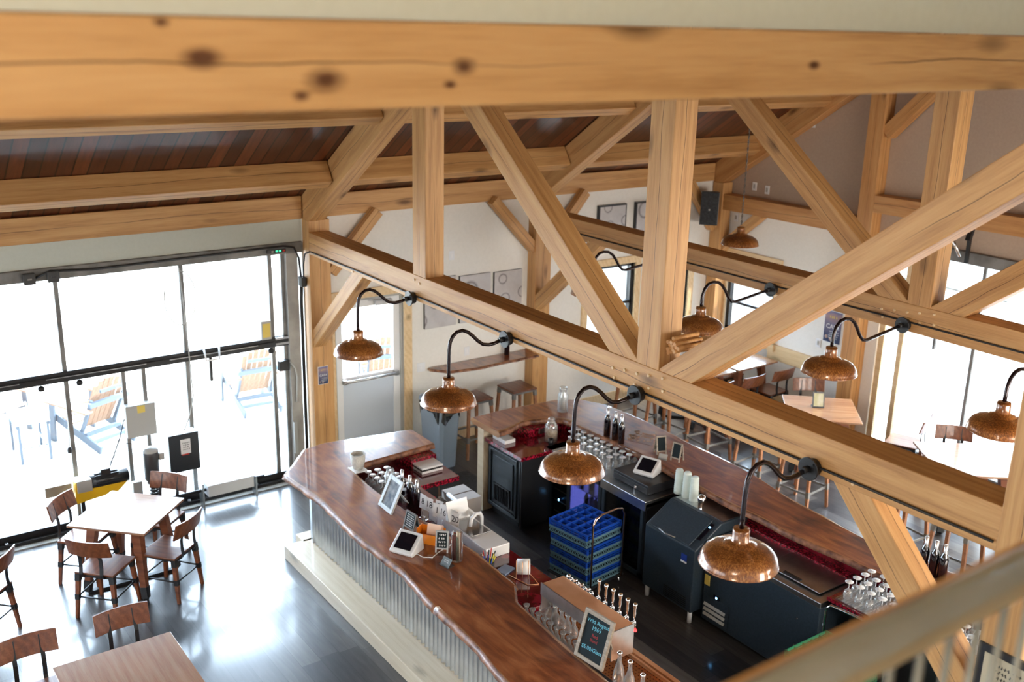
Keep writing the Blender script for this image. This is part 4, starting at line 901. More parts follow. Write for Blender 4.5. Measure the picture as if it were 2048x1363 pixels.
t = thing('paper_roll_stand', 'copper wire stand holding a roll of white paper on the red counter', 'paper roll', (4.66, 4.6, .9))
bm = NB(); cyl(bm, (4.60, 4.57, .97), (4.66, 4.66, .97), .065, 24); obj('paper_roll', bm, PAPER, t)
bm = NB()
for p in ([(4.66, 4.52, .905), (4.66, 4.52, 1.07)], [(4.72, 4.60, .905), (4.72, 4.60, 1.07)], [(4.58, 4.5, .905), (4.8, 4.54, .905), (4.84, 4.62, .905)], [(4.66, 4.66, .905), (4.84, 4.62, .905)], [(4.69, 4.56, .905), (4.69, 4.56, 1.06)]): tube(bm, p, .0035, 6)
obj('wire_stand', bm, COPPER, t)
t = tag(obj('receipt_strip', BX(4.40, 4.50, 4.24, 4.28, .901, 1.003), PAPER), 'short strip of white paper lying by the inner edge of the near bar', 'paper')
# laptop-like book stack on near counter leg
t = thing('document_tray', 'white and black flat box on the red counter under the near bar end', 'box', (2.35, 5.05, .9)); obj('tray', BX(2.20, 2.46, 4.92, 5.17, .901, .925), WHITE, t, .003); obj('lid', BX(2.20, 2.46, 4.92, 5.17, .945, .965), WHITE, t, .003); obj('middle', BX(2.205, 2.455, 4.925, 5.165, .925, .945), BLKP, t)
# cartons on the floor
t = thing('carton', 'open white cardboard carton with raised flaps on the floor behind the near bar', 'carton', (2.18, 5.29, 0))
bm = NB()
x0, x1, y0, y1, hh = 2.02, 2.34, 5.17, 5.41, .36
for a in ((x0, x1, y0, y0+.006, 0, hh), (x0, x1, y1-.006, y1, 0, hh), (x0, x0+.006, y0, y1, 0, hh), (x1-.006, x1, y0, y1, 0, hh), (x0, x1, y0, y1, 0, .006)): bx(bm, *a)
obj('box', bm, CARD, t)
bm = NB(); M = frame_M((x0+.15, y0, hh), (1, 0, 0), (0, -.25, 1)); bx(bm, -.14, .14, 0, .13, -.003, .003, 0, M); M = frame_M((x1, y0+.13, hh), (0, 1, 0), (.5, 0, 1)); bx(bm, -.12, .12, 0, .13, -.003, .003, 0, M); obj('flap', bm, CARD, t)
bm = NB(); M = frame_M((x0, y0+.13, hh), (0, 1, 0), (-.5, 0, 1)); bx(bm, -.12, .12, 0, .14, -.003, .003, 0, M); bx(bm, x0+.01, x1-.01, y0+.01, y1-.01, .2, .21); obj('inside', bm, CARDB, t)
t = thing('carton', 'closed white cardboard carton on the floor next to the open one', 'carton', (2.18, 5.58, 0)); obj('box', BX(2.0, 2.36, 5.44, 5.72, 0, .42), CARD, t, .003)
obj('tape', BX(2.17, 2.19, 5.44, 5.72, .42, .4205), CARDB, t)
t = tag(obj('rubber_mat', BX(.95, 1.84, 5.62, 6.45, 0, .015), MAT_, None, .004), 'black ribbed rubber mat on the floor in the gap between the two bars', 'mat')

# ---------------------------------------------------------------- draft tower and glassware
DT = thing('draft_tower', 'copper-clad wine tap tower bridging the back of the near bar', 'tap tower', (5.7, 4.4, .9))
bm = NB(); bx(bm, 5.31, 6.11, 4.29, 4.495, 1.20, 1.25); obj('copper_top', bm, COPPER, DT, .004)
bm = NB(); bx(bm, 5.30, 6.12, 4.282, 4.29, 1.15, 1.252); bx(bm, 5.30, 5.308, 4.29, 4.495, 1.02, 1.20); bx(bm, 6.112, 6.12, 4.29, 4.495, 1.02, 1.252); obj('steel_edge', bm, STEEL, DT)
bm = NB(); bx(bm, 5.31, 6.11, 4.30, 4.49, 1.15, 1.20); obj('dark_core', bm, BLKP, DT)
for x in (5.34, 6.08): bm = NB(); cyl(bm, (x, 4.40, .87), (x, 4.40, 1.16), .02, 12); obj('leg', bm, STEEL, DT)
for i in range(10):
    x = 5.36 + .079*i; bm = NB(); cyl(bm, (x, 4.49, 1.225), (x, 4.54, 1.225), .013, 10); tube(bm, [(x, 4.54, 1.24), (x, 4.55, 1.20), (x, 4.55, 1.16)], .009, 8)
    if i > 3: tube(bm, [(x, 4.54, 1.24), (x, 4.54, 1.27), (x, 4.54, 1.30), (x, 4.54, 1.33), (x, 4.54, 1.36), (x, 4.54, 1.375)], [.012, .007, .013, .009, .017, .014], 10)
    else: tube(bm, [(x, 4.535, 1.24), (x, 4.51, 1.265), (x, 4.49, 1.27)], [.01, .014, .01], 10)
    obj('tap', bm, CHROME, DT)
bm = NB(); cyl(bm, (6.075, 4.55, 1.15), (6.075, 4.55, 1.16), .012, 12); obj('red_light', bm, LEDR, DT)
def perf():
    g = G('perforated_copper_tray'); tc = g.n('ShaderNodeTexCoord'); sp = g.n('ShaderNodeSeparateXYZ'); g.l(tc.outputs['Object'], sp.inputs[0])
    fx = g.math('SUBTRACT', g.math('FRACT', g.math('DIVIDE', sp.outputs[0], .03)), .5); fy = g.math('SUBTRACT', g.math('FRACT', g.math('DIVIDE', sp.outputs[1], .03)), .5)
    r = g.math('SQRT', g.math('ADD', g.math('MULTIPLY', fx, fx), g.math('MULTIPLY', fy, fy))); k = g.math('LESS_THAN', r, .17)
    c = g.mix(k, (.62, .30, .16, 1), (.02, .008, .004, 1)); return g.set(Base_Color=c, Metallic=.9, Roughness=.25)
PERF = perf()
t = thing('drip_tray', 'long perforated copper drip tray under the tap tower', 'drip tray', (6.2, 4.4, .86)); obj('tray', BX(5.12, 7.9, 4.13, 4.60, .845, .862), PERF, t); bm = NB(); bx(bm, 5.12, 7.9, 4.60, 4.62, .84, .89); bx(bm, 5.12, 7.9, 4.66, 4.70, .84, .87); obj('rim', bm, COPPER, t, .003)
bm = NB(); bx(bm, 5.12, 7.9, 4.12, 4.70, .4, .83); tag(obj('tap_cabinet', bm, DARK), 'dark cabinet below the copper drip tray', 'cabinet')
def make_carafe():
    t = thing('carafe', '', 'carafe'); bm = NB(); lathe(bm, [(0, .002), (.032, .003), (.036, .035), (.030, .07), (.014, .10), (.014, .125), (.025, .155), (.024, .155), (.013, .125)], 16); obj('glass_body', bm, GLASS, t)
    return t
cf = make_carafe()
P1 = [(5.24+.075*i, 4.20) for i in range(9)]; P2 = [(5.30+.075*i, 4.32) for i in range(6)]
cf.location = (P1[0][0], P1[0][1], .905); cf['label'] = 'small clear glass carafe in the front row along the inner edge of the near bar'; cf['group'] = 'carafes in the front row'
for x, y in P1[1:]: dup(cf, (x, y, .905), x, cf['label'], 'carafes in the front row')
for x, y in P2: dup(cf, (x-.08, y+.06, .905), x, 'small clear glass carafe in the back row, against the copper tap tower', 'carafes in the back row')
t = tag(obj('carafe_tray', BX(5.19, 6.2, 4.15, 4.27, .865, .903), BLKP, None, .003), 'black narrow tray holding the front row of carafes', 'tray')
def make_bigb():
    t = thing('clear_bottle', '', 'bottle'); bm = NB(); lathe(bm, [(0, .002), (.04, .003), (.043, .1), (.035, .16), (.016, .22), (.014, .27), (.017, .275), (.017, .29)], 18); obj('glass_body', bm, GLASS, t)
    bm = NB(); lathe(bm, [(.018, .28), (.02, .295), (0, .305)], 12); obj('stopper', bm, CHROME, t); return t
bb_ = make_bigb()
for i, (x, y) in enumerate(((6.22, 4.28), (6.34, 4.27), (6.50, 4.24), (6.66, 4.22))):
    lab = 'tall clear glass bottle behind the large chalkboard, number %s from the chalkboard' % ('one', 'two', 'three', 'four')[i]
    lab = ('tall clear glass bottle closest to the large chalkboard', 'tall clear glass bottle, second beyond the large chalkboard', 'tall clear glass bottle, third beyond the chalkboard near the bottom edge', 'tall clear glass bottle furthest right along the copper drip tray')[i]
    if i == 0: bb_.location = (x, y, .863); bb_['label'] = lab
    else: dup(bb_, (x, y, .863), 0, lab)
# big chalkboard
t = thing('framed_chalkboard', 'large wood-framed chalkboard with blue and red chalk writing on the near bar', 'chalkboard', (6.08, 4.12, 1.071))
M = frame_M((6.10, 4.10, 1.073), (.99, .10, 0), (-.03, .10, .33)); fr = NB(); W, H = .27, .35
bx(fr, -W/2, -W/2+.028, 0, H, -.012, .012, 0, M); bx(fr, W/2-.028, W/2, 0, H, -.012, .012, 0, M); bx(fr, -W/2+.028, W/2-.028, 0, .028, -.012, .012, 0, M); bx(fr, -W/2+.028, W/2-.028, H-.028, H, -.012, .012, 0, M); obj('frame', fr, GWOOD, t, .002)
bm = NB(); bx(bm, -W/2+.028, W/2-.028, .028, H-.028, -.006, .004, 0, M); s_ = obj('slate', bm, SLATE, t)
Mi = Matrix.Translation(-t.location)
for tx, yy, mt, sz in (('Wild August', .285, CHALKB, .040), ('1969', .24, CHALKB, .045), ('Red', .19, CHALKR, .035), ('Blend', .155, CHALKR, .03), ('$5.00/Glass', .095, CHALKB, .040)): text('chalk_writing', tx, sz, mt, Mi @ M @ Matrix.Translation((0, yy, .0048)) @ Matrix.Rotation(.06, 4, 'Z'), s_, .0004)
bm = NB(); bar(bm, M @ Vector((0, H*.8, -.014)), (6.05, 4.33, 1.0), .12, .008); obj('strut', bm, GWOOD, t)

# ---------------------------------------------------------------- glass racks on dolly
def rack(name, x, y, z, rz, label, lo=BLUG, hi=BLUE, n=5):
    t = thing(name, label, 'glass rack', (x, y, z), rz, None); w = .25; bm = NB()
    for s in (-1, 1):
        bx(bm, -w, w, s*w-.006*(s > 0), s*w+.006*(s < 0), 0, .016); bx(bm, -w, w, s*w-.006*(s > 0), s*w+.006*(s < 0), .055, .075)
        bx(bm, s*w-.006*(s > 0), s*w+.006*(s < 0), -w, w, 0, .016); bx(bm, s*w-.006*(s > 0), s*w+.006*(s < 0), -w, w, .055, .075)
        for i in range(14):
            a = -w + .0357*i
            bar(bm, (a, s*(w-.003), .012), (a+.0357, s*(w-.003), .058), .004, .006); bar(bm, (a+.0357, s*(w-.003), .012), (a, s*(w-.003), .058), .004, .006)
            bar(bm, (s*(w-.003), a, .012), (s*(w-.003), a+.0357, .058), .004, .006); bar(bm, (s*(w-.003), a+.0357, .012), (s*(w-.003), a, .058), .004, .006)
    obj('base_basket', bm, lo, t, 0, True); bm = NB()
    for i in range(9): bx(bm, -w, w, -w+.0625*i-.003, -w+.0625*i+.003, 0, .006)
    bx(bm, -w+.01, w-.01, -w+.01, w-.01, -.0005, .001); obj('shaded_floor', bm, DARK, t, 0, True); bm = NB()  # black bars and sheet paint the shade at the bottom of the cells
    for z0, z1 in ((.077, .085), (.097, .105), (.117, .14)):
        for s in (-1, 1):
            bx(bm, -w-.003, w+.003, s*w-.008*(s > 0), s*w+.008*(s < 0), z0, z1); bx(bm, s*w-.008*(s > 0), s*w+.008*(s < 0), -w, w, z0, z1)
    for s in (-1, 1):
        for s2 in (-1, 1): bx(bm, s*w-.02*(s > 0), s*w+.02*(s < 0), s2*w-.02*(s2 > 0), s2*w+.02*(s2 < 0), .075, .14)
        for i in range(6): bx(bm, -w+.1*i-.004, -w+.1*i+.004, s*w-.006*(s > 0), s*w+.006*(s < 0), .077, .12); bx(bm, s*w-.006*(s > 0), s*w+.006*(s < 0), -w+.1*i-.004, -w+.1*i+.004, .077, .12)
    obj('upper_rim', bm, hi, t, 0, True); bm = NB()
    for i in range(1, n): bx(bm, -w, w, -w+2*w/n*i-.003, -w+2*w/n*i+.003, .085, .135); bx(bm, -w+2*w/n*i-.003, -w+2*w/n*i+.003, -w, w, .085, .135)
    obj('compartment_grid', bm, hi, t, 0, True); return t
dl = thing('rack_dolly', 'rolling dolly with a bent copper-coloured handle under the blue glass racks', 'dolly', (3.80, 6.0, 0), R(7)); bm = NB(); bx(bm, -.27, .27, -.27, .27, .09, .11); obj('platform', bm, BLKP, dl, .004, True)
bm = NB(); tube(bm, [(.28, -.22, .1), (.28, -.22, .78), (.28, -.18, .84), (.28, -.1, .86), (.28, .1, .86), (.28, .18, .84), (.28, .22, .78), (.28, .22, .1)], .011, 10); obj('handle', bm, plain('warm_chrome', (.7, .5, .4), .12, 1), dl, 0, True)
for sx_ in (-1, 1):
    for sy_ in (-1, 1):
        bm = NB(); cyl(bm, (sx_*.22, sy_*.22-.015, .045), (sx_*.22, sy_*.22+.015, .045), .045, 14); bx(bm, sx_*.22-.02, sx_*.22+.02, sy_*.22-.02, sy_*.22+.02, .07, .09); obj('caster', bm, CHROME, dl, 0, True)
rk = rack('glass_rack', 3.80, 6.0, .111, R(7), 'blue glass rack, lowest of the stack on the dolly')
dup(rk, (3.80, 6.0, .252), R(6), 'blue glass rack, second from the bottom of the stack'); dup(rk, (3.80, 6.0, .393), R(7), 'blue glass rack, second from the top of the stack'); dup(rk, (3.78, 5.99, .534), R(8), 'topmost blue glass rack with its empty compartments open to view')
dl2 = thing('rack_dolly', 'dolly with chrome handle carrying the green glass racks, right of the chest cooler', 'dolly', (6.62, 6.15, 0)); bm = NB(); bx(bm, -.27, .27, -.27, .27, .09, .11); obj('platform', bm, BLKP, dl2, .004, True)
bm = NB(); tube(bm, [(-.28, .23, .1), (-.28, .23, .85), (-.25, .25, .89), (.0, .27, .90), (.24, .27, .89), (.27, .27, .84), (.28, .27, .1)], .012, 10); obj('handle', bm, CHROME, dl2, 0, True)
for k_, z in enumerate((.111, .252, .393, .534)): rack('glass_rack', 6.62, 6.13, z, 0, 'green glass rack, %s of the stack in the dark gap by the red counter' % ('lowest', 'second', 'third', 'topmost')[k_], GREEN, GREEN)

# ================================================================== FURNITURE
def make_chair(name='dining_chair', label='', loc=(0, 0, 0), rz=0):
    t = thing(name, label, 'chair')     # faces +X
    bm = NB(); poly(bm, [(-.19, -.19), (.19, -.205), (.19, .205), (-.19, .19)], .442, .462); obj('seat', bm, FURN, t, .005)
    bm = NB()
    for s in (-1, 1):
        bar(bm, (-.17, s*.165, .43), (.17, s*.165, .43), .03, .02)
    bar(bm, (-.17, -.165, .43), (-.17, .165, .43), .03, .02); bar(bm, (.17, -.165, .43), (.17, .165, .43), .03, .02); obj('seat_frame', bm, CHAIRM, t)
    for sx_ in (-1, 1):
        for s in (-1, 1):
            a = Vector((sx_*.165, s*.165, .44)); b = Vector((sx_*.205, s*.195, 0)); l_ = NB(); taper(l_, b, a, .026, .042); lg = obj('leg', l_, LEG, t)
            l_ = NB(); taper(l_, a, a.lerp(b, .16), .048, .046); obj('steel_sleeve', l_, CHAIRM, lg); l_ = NB(); taper(l_, a.lerp(b, .46), a.lerp(b, .58), .042, .039); obj('steel_sleeve', l_, CHAIRM, lg)
    bm = NB(); P = {(sx_, s): Vector((sx_*.186, s*.181, .21)) for sx_ in (-1, 1) for s in (-1, 1)}
    for k_ in (((-1, -1), (-1, 1)), ((1, -1), (1, 1)), ((-1, -1), (1, -1)), ((-1, 1), (1, 1))): cyl(bm, P[k_[0]], P[k_[1]], .008, 8)
    obj('stretcher', bm, CHAIRM, t)
    for s in (-1, 1):
        bm = NB(); pts = [(-.12, .425), (-.20, .43), (-.225, .47), (-.215, .54), (-.215, .62), (-.24, .70), (-.265, .80)]
        for p, q in zip(pts, pts[1:]): bar(bm, (p[0], s*.10, p[1]), (q[0], s*.10, q[1]), .032, .010, (1, 0, .3) if abs(p[0]-q[0]) < .06 else (0, 0, 1))
        obj('back_post', bm, CHAIRM, t)
    bm = NB(); N_ = 10; rows = []
    for i in range(N_+1):
        y = -.21 + .42*i/N_; c = -.235 - .035*(1-(y/.21)**2)
        rows.append([bm.verts.new((c + dx + k*(z-.74), y, z)) for dx, z in ((.0, .66), (.018, .66), (.018, .825), (.0, .825)) for k in (-.25,)])
    for a_, b2 in zip(rows, rows[1:]):
        for k_ in range(4): f = bm.faces.new((a_[k_], a_[(k_+1) % 4], b2[(k_+1) % 4], b2[k_]))
    bm.faces.new(rows[0]); bm.faces.new(rows[-1][::-1]); obj('backrest', bm, FURN, t, .004)
    t.location = loc; t.rotation_euler = (0, 0, rz); t['label'] = label; return t
ch = make_chair('dining_chair', 'dark wood and steel chair at the square table, backed by the glass wall', (1.06, 1.97, 0), R(45))
dup(ch, (1.75, 1.96, 0), R(135), 'dark wood and steel chair nearest the viewer at the square table, back turned')
dup(ch, (1.75, 2.55, 0), R(218), 'dark wood and steel chair right of the square table, seen from the side')
dup(ch, (1.06, 2.66, 0), R(-50), 'dark wood and steel chair behind the square table, by the black control box')
dup(ch, (3.47, 1.72, 0), R(0), 'dark wood chair at the foreground table, its curved back right of its twin')
dup(ch, (3.47, 1.03, 0), R(0), 'dark wood chair at the foreground table, cut by the left picture edge')
dup(ch, (1.62, .93, 0), R(225), 'chair barely in view at the far left edge, only a back and one leg showing')
t = thing('dining_table', 'square wooden table with four chairs, its top white with window glare', 'table', (1.38, 2.29, 0), R(44.5))
bm = NB(); bx(bm, -.39, .39, -.39, .39, .725, .75); obj('table_top', bm, TABLE, t, .004, True)
for sx_ in (-1, 1):
    for sy_ in (-1, 1):
        bm = NB(); a = Vector((sx_*.22, sy_*.22, .72)); b = Vector((sx_*.30, sy_*.30, .03)); m_, L_ = M_of(b, a, (-sx_, -sy_, 0)); taper(bm, b, a, .05, .09); lg = obj('leg', bm, LEG, t, 0, True)
        bm = NB(); taper(bm, b, b.lerp(a, .16), .06, .065); obj('steel_sleeve', bm, CHAIRM, lg, 0, True)
bm = NB(); bar(bm, (-.3, -.3, .015), (.3, .3, .015), .05, .025); bar(bm, (-.3, .3, .016), (.3, -.3, .016), .05, .025); bar(bm, (-.22, -.22, .71), (.22, .22, .71), .05, .02); bar(bm, (-.22, .22, .71), (.22, -.22, .71), .05, .02); obj('cross_base', bm, CHAIRM, t, 0, True)
t2 = dup(t, (4.02, 1.55, 0), 0, 'foreground table cut by the bottom edge, only a corner of its pale top showing')
t2.scale = (1, 1.1, 1)
# stools
def make_stool():
    t = thing('bar_stool', '', 'stool'); bm = NB(); bx(bm, -.19, .19, -.19, .19, .738, .76); obj('seat', bm, FURN, t, .004)
    bm = NB(); bar(bm, (-.17, -.17, .725), (.17, -.17, .725), .02, .028); bar(bm, (-.17, .17, .725), (.17, .17, .725), .02, .028); bar(bm, (-.17, -.17, .725), (-.17, .17, .725), .02, .028); bar(bm, (.17, -.17, .725), (.17, .17, .725), .02, .028); obj('seat_frame', bm, GSTEEL, t)
    for sx_ in (-1, 1):
        for s in (-1, 1):
            a = Vector((sx_*.165, s*.165, .73)); b = Vector((sx_*.21, s*.21, 0)); bm = NB(); taper(bm, b, a, .03, .036); lg = obj('leg', bm, LEG2, t)
            bm = NB(); taper(bm, a, a.lerp(b, .1), .042, .042); obj('steel_bracket', bm, GSTEEL, lg); bm = NB(); taper(bm, a.lerp(b, .60), a.lerp(b, .70), .04, .04); obj('steel_bracket', bm, GSTEEL, lg)
    bm = NB(); q = .194
    for p in (((-q, -q, .255), (-q, q, .255)), ((q, -q, .255), (q, q, .255)), ((-q, -q, .255), (q, -q, .255)), ((-q, q, .255), (q, q, .255))): bar(bm, *p, .01, .024)
    obj('footrest', bm, GSTEEL, t); return t
LEG2 = timber('stool_leg_wood', (.26, .10, .045), (.38, .16, .07), (.46, .22, .11), .45, False)
st = make_stool(); st.location = (.46, 6.85, 0); st['label'] = 'backless wooden stool under the wall shelf, next to the rubbish bin'
dup(st, (.45, 7.55, 0), 0, 'backless wooden stool under the wall shelf, by the second truss post')
SL = ['leftmost stool beyond the far bar, by the baseboard', 'second stool beyond the far bar, behind the wine bottles', 'third stool beyond the far bar, above the cork inlay', 'stool beyond the far bar, above the small chalkboards', 'stool beyond the far bar, standing on the open patch of floor', 'stool beyond the far bar, left of the large round-shade lamp', 'stool beyond the far bar, just right of the knee brace', 'last stool beyond the far bar, near the railing']
for i, (x, y, a) in enumerate(((1.08, 9.08, 2), (1.72, 9.05, 8), (2.24, 9.30, -4), (3.15, 9.2, 3), (3.85, 9.2, 6), (5.2, 9.1, -5), (5.95, 8.9, 4), (6.7, 8.8, 0))): dup(st, (x, y, 0), R(a), SL[i])
# gable tables & chairs
TABLE2 = TABLE
def simple_table(label, x, y, rz, w=.78, h=.75):
    t_ = dup(t, (x, y, 0), rz, label); t_.scale = (w/.78, w/.78, h/.75); return t_
simple_table('wooden table against the far gable wall under the chair rail board', 1.14, 10.98, 0, .80)
simple_table('wooden table in front of the gable wall table, nearer the king post', 1.14, 10.12, 0, .80)
simple_table('wooden table carrying the small stand-up frame near the far garage door', 3.14, 10.33, R(46), .88)
simple_table('table washed out white by sunlight at the far garage door', 5.1, 10.45, R(52), .95)
dup(ch, (1.74, 11.0, 0), R(180), 'wood-backed chair nearest the gable wall, back to the room'); dup(ch, (1.72, 10.42, 0), R(180), 'wood-backed chair in the middle of the row at the gable tables'); dup(ch, (1.70, 9.82, 0), R(180), 'wood-backed chair in the row, lowest and half hidden by the tie beam')
dup(ch, (2.62, 10.80, 0), R(-40), 'chair with glowing orange backrest behind the table with the stand-up frame'); dup(ch, (3.45, 9.88, 0), R(130), 'chair tucked at the near side of the table with the stand-up frame, almost hidden')
dup(ch, (4.68, 10.85, 0), R(-52), 'chair backrest standing alone in the white glare of the far garage door'); dup(ch, (3.95, 10.95, 0), R(200), 'side-on chair silhouette in the glare by the far garage door')
dup(ch, (.9, 11.0, 0), R(0), 'chair against the window side of the gable wall table')
tf = thing('table_tent', 'small black stand-up frame with a yellowish picture on the wooden table', 'frame', (3.09, 10.33, .751), R(50))
M = frame_M((0, -.02, 0), (1, 0, 0), (0, .05, .2)); bm = NB(); bx(bm, -.075, .075, 0, .2, -.006, .006, 0, M); obj('frame', bm, BLKP, tf, .002, True); bm = NB(); bx(bm, -.058, .058, .018, .182, .006, .008, 0, M); obj('picture', bm, noisy('yellow_green_picture', (.5, .5, .2), (.75, .75, .6), 9), tf, 0, True)
bm = NB(); bx(bm, -.07, .07, -.03, .07, 0, .012); obj('base', bm, BLKP, tf, 0, True)

# ================================================================== LEFT WALL OBJECTS
ws = thing('wall_shelf', 'long live-edge wooden drink shelf on the wall above the two stools', 'shelf', (.2, 7.2, 1.05))
obj('board', slab([(.001, 6.46), (.001, 7.0), (.001, 8.0)], [(.09, 6.46), (.30, 6.62), (.36, 7.0), (.33, 7.99)], 40, 1.04, 1.08, 0, .006, .03, .03), SM, ws)
def plate(label, y, z, w=.08, h=.12, x=0, n=1):
    t_ = thing('wall_plate', label, 'outlet plate', (x, y, z)); obj('plate', BX(x, x+.006, y-w/2, y+w/2, z-h/2, z+h/2), WHITE, t_, .002); obj('switch', BX(x+.006, x+.01, y-.012, y+.012, z-.03, z+.03), PAPER, t_)
plate('white light switch plate beside the glazed door', 6.36, 1.10, .12); plate('white outlet plate high on the wall between the trusses', 6.81, 2.5); plate('white outlet plate just above the wall shelf', 7.05, 1.20)
def plateY(label, x, z): t_ = thing('wall_plate', label, 'outlet plate', (x, 11.6, z)); obj('plate', BX(x-.04, x+.04, 11.592, 11.6, z-.06, z+.06), WHITE, t_, .002); obj('socket', BX(x-.015, x+.015, 11.588, 11.592, z-.03, z+.03), GBOX, t_)
plateY('white outlet plate above the chair rail board by the poster', 2.03, 1.12); plateY('pale outlet plate high on the gable wall, left of a pair', .62, 3.12); plateY('pale outlet plate high on the gable wall, right of a pair', .86, 3.10); plateY('outlet with plugged cord high under the gable rafter', 1.55, 4.1); plateY('pale outlet plate just below the girt, right of the loudspeaker', .32, 2.62)
for i, (y0, y1, z0, z1, lab) in enumerate(((6.40, 6.86, 1.60, 2.24, 'barrel photo canvas on the left wall, nearest the glazed door'), (6.92, 7.39, 1.60, 2.22, 'barrel photo canvas in the middle of the left wall row'), (7.45, 7.89, 1.60, 2.21, 'barrel photo canvas beside the second truss post'))):
    t_ = thing('canvas_print', lab, 'picture', (0, (y0+y1)/2, z0)); obj('canvas', BX(0, .035, y0, y1, z0, z1), BLKP, t_); obj('print', BX(.035, .037, y0, y1, z0, z1), PH[i], t_)
for i, (y0, y1, lab) in enumerate(((9.16, 9.66, 'black framed grey photo high on the far left wall, left of the pair'), (9.84, 10.34, 'black framed grey photo high on the far left wall, partly behind the king post'))):
    t_ = thing('framed_photo', lab, 'picture', (0, (y0+y1)/2, 2.4)); obj('frame', BX(0, .05, y0, y1, 2.40, 2.94), BLKP, t_); obj('print', BX(.05, .052, y0+.02, y1-.02, 2.42, 2.92), PH[2-i], t_)
def poster(label, M, w, h):
    t_ = thing('poster', label, 'poster'); t_.matrix_basis = M; bm = NB(); bx(bm, -w/2, w/2, -h/2, h/2, 0, .002); obj('paper', bm, PAPER, t_, 0, True)
    bm = NB(); bx(bm, -w/2*.93, w/2*.93, -.002, .0, -h/2*.96, h/2*.96); o = obj('printed_image', bm, POST, t_, 0, True); o.matrix_basis = Matrix.Translation((0, 0, .0025)) @ Matrix.Rotation(-PI/2, 4, 'X')
    text('title', 'CASA', w*.3, CHALKW, Matrix.Translation((0, 0, .0052)), t_); scribble('small_print', w*.6, w*.22, 1, YLAB, Matrix.Translation((0, h*.3, .0052)), t_, 7)
    scribble('small_print', w*.7, w*.4, 4, CHALKW, Matrix.Translation((w*.08, -h*.24, .0052)), t_, 8)
    bm = NB(); lathe(bm, [(0, 0), (w*.09, 0), (w*.09, .001), (0, .001)], 12, (-w*.3, -h*.33, .0035)); lathe(bm, [(0, 0), (w*.09, 0), (w*.09, .001), (0, .001)], 12, (-w*.05, -h*.38, .0035)); obj('portrait_dots', bm, plain('skin_tone_print', (.6, .42, .34), .6), t_, 0, True)
    return t_
poster('small blue event poster pinned on the first truss post', frame_M((.172, 4.93, 1.30), (0, 1, 0), (0, 0, 1)), .13, .22)
poster('larger blue event poster on the gable wall beside the post', frame_M((2.24, 11.598, 1.40), (1, 0, 0), (0, 0, 1)), .30, .46)
# speaker
sp = thing('loudspeaker', 'black wall-mounted loudspeaker in the far corner', 'speaker', (.30, 11.05, 2.80), R(-45)); sp.rotation_euler = (R(-6), 0, R(40))
bm = NB(); v = [(-.13, -.13), (.13, -.13), (.09, .13), (-.09, .13)]; poly(bm, v, -.24, .24); obj('cabinet', bm, BLKP, sp, .006, True); obj('grille', BX(-.12, .12, -.14, -.13, -.23, .23), MAT_, sp, 0, True); obj('badge', BX(-.01, .01, -.144, -.14, -.03, -.01), STEEL, sp, 0, True)
# bin
t = thing('rubbish_bin', 'tall blue-grey slim rubbish bin with a black liner beside the door', 'bin', (.52, 6.32, 0))
bm = NB(); c = Vector((.52, 6.32, 0)); rr = []
for z, sx_, sy_ in ((0, .22, .115), (.80, .27, .15), (.80, .255, .135), (.1, .2, .1)): rr.append([bm.verts.new((c.x+a*sx_, c.y+b*sy_, z)) for a, b in ((-1, -.7), (-.85, -1), (.85, -1), (1, -.7), (1, .7), (.85, 1), (-.85, 1), (-1, .7))])
for A_, B_ in zip(rr, rr[1:]):
    for k_ in range(8): bm.faces.new((A_[k_], A_[(k_+1) % 8], B_[(k_+1) % 8], B_[k_]))
bm.faces.new(rr[0]); bm.faces.new(rr[-1]); obj('bin_body', bm, BINC, t)
bm = NB(); rr = []
for z, s_ in ((.80, 1.0), (.80, 1.06), (.85, 1.0), (.85, .9)): rr.append([bm.verts.new((c.x+a*.27*s_, c.y+b*.155*s_, z)) for a, b in ((-1, -.7), (-.85, -1), (.85, -1), (1, -.7), (1, .7), (.85, 1), (-.85, 1), (-1, .7))])
for A_, B_ in zip(rr, rr[1:]):
    for k_ in range(8): bm.faces.new((A_[k_], A_[(k_+1) % 8], B_[(k_+1) % 8], B_[k_]))
obj('rim', bm, BINC, t, .004)
bm = NB(); rr = []; nn = 40
for j, (s_, z) in enumerate(((.97, .83), (1.05, .80), (1.07, .73), (1.02, .66))):
    r_ = []
    for k_ in range(nn):
        a = 2*PI*k_/nn; q = 1+.05*math.sin(5*a+j)+.03*math.sin(11*a); zz = z + (.07*math.sin(3*a+.5)+.04*math.sin(7*a) if j == 3 else .015*math.sin(9*a)*(j > 0))
        ex = abs(math.cos(a))**.5*math.copysign(1, math.cos(a)); ey = abs(math.sin(a))**.5*math.copysign(1, math.sin(a)); r_.append(bm.verts.new((c.x+.275*s_*q*ex, c.y+.155*s_*q*ey, zz)))
    rr.append(r_)
for A_, B_ in zip(rr, rr[1:]):
    for k_ in range(nn): bm.faces.new((A_[k_], A_[(k_+1) % nn], B_[(k_+1) % nn], B_[k_]))
obj('bin_liner', bm, BAG, t)
t = thing('certificate_frame', 'dark framed certificate hanging on the right-hand post, seen through the railing', 'frame', (8.66, 4.78, 2.1)); obj('frame', BX(8.41, 8.86, 4.775, 4.80, 1.92, 2.26), BLKP, t, .003); f_ = obj('paper', BX(8.45, 8.82, 4.772, 4.775, 1.96, 2.22), plain('aged_certificate', (.52, .44, .30), .6), t)
scribble('certificate_text', .3, .2, 6, INK, Matrix.Translation(-t.location) @ frame_M((8.635, 4.7715, 2.09), (1, 0, 0), (0, 0, 1)), f_, 3)

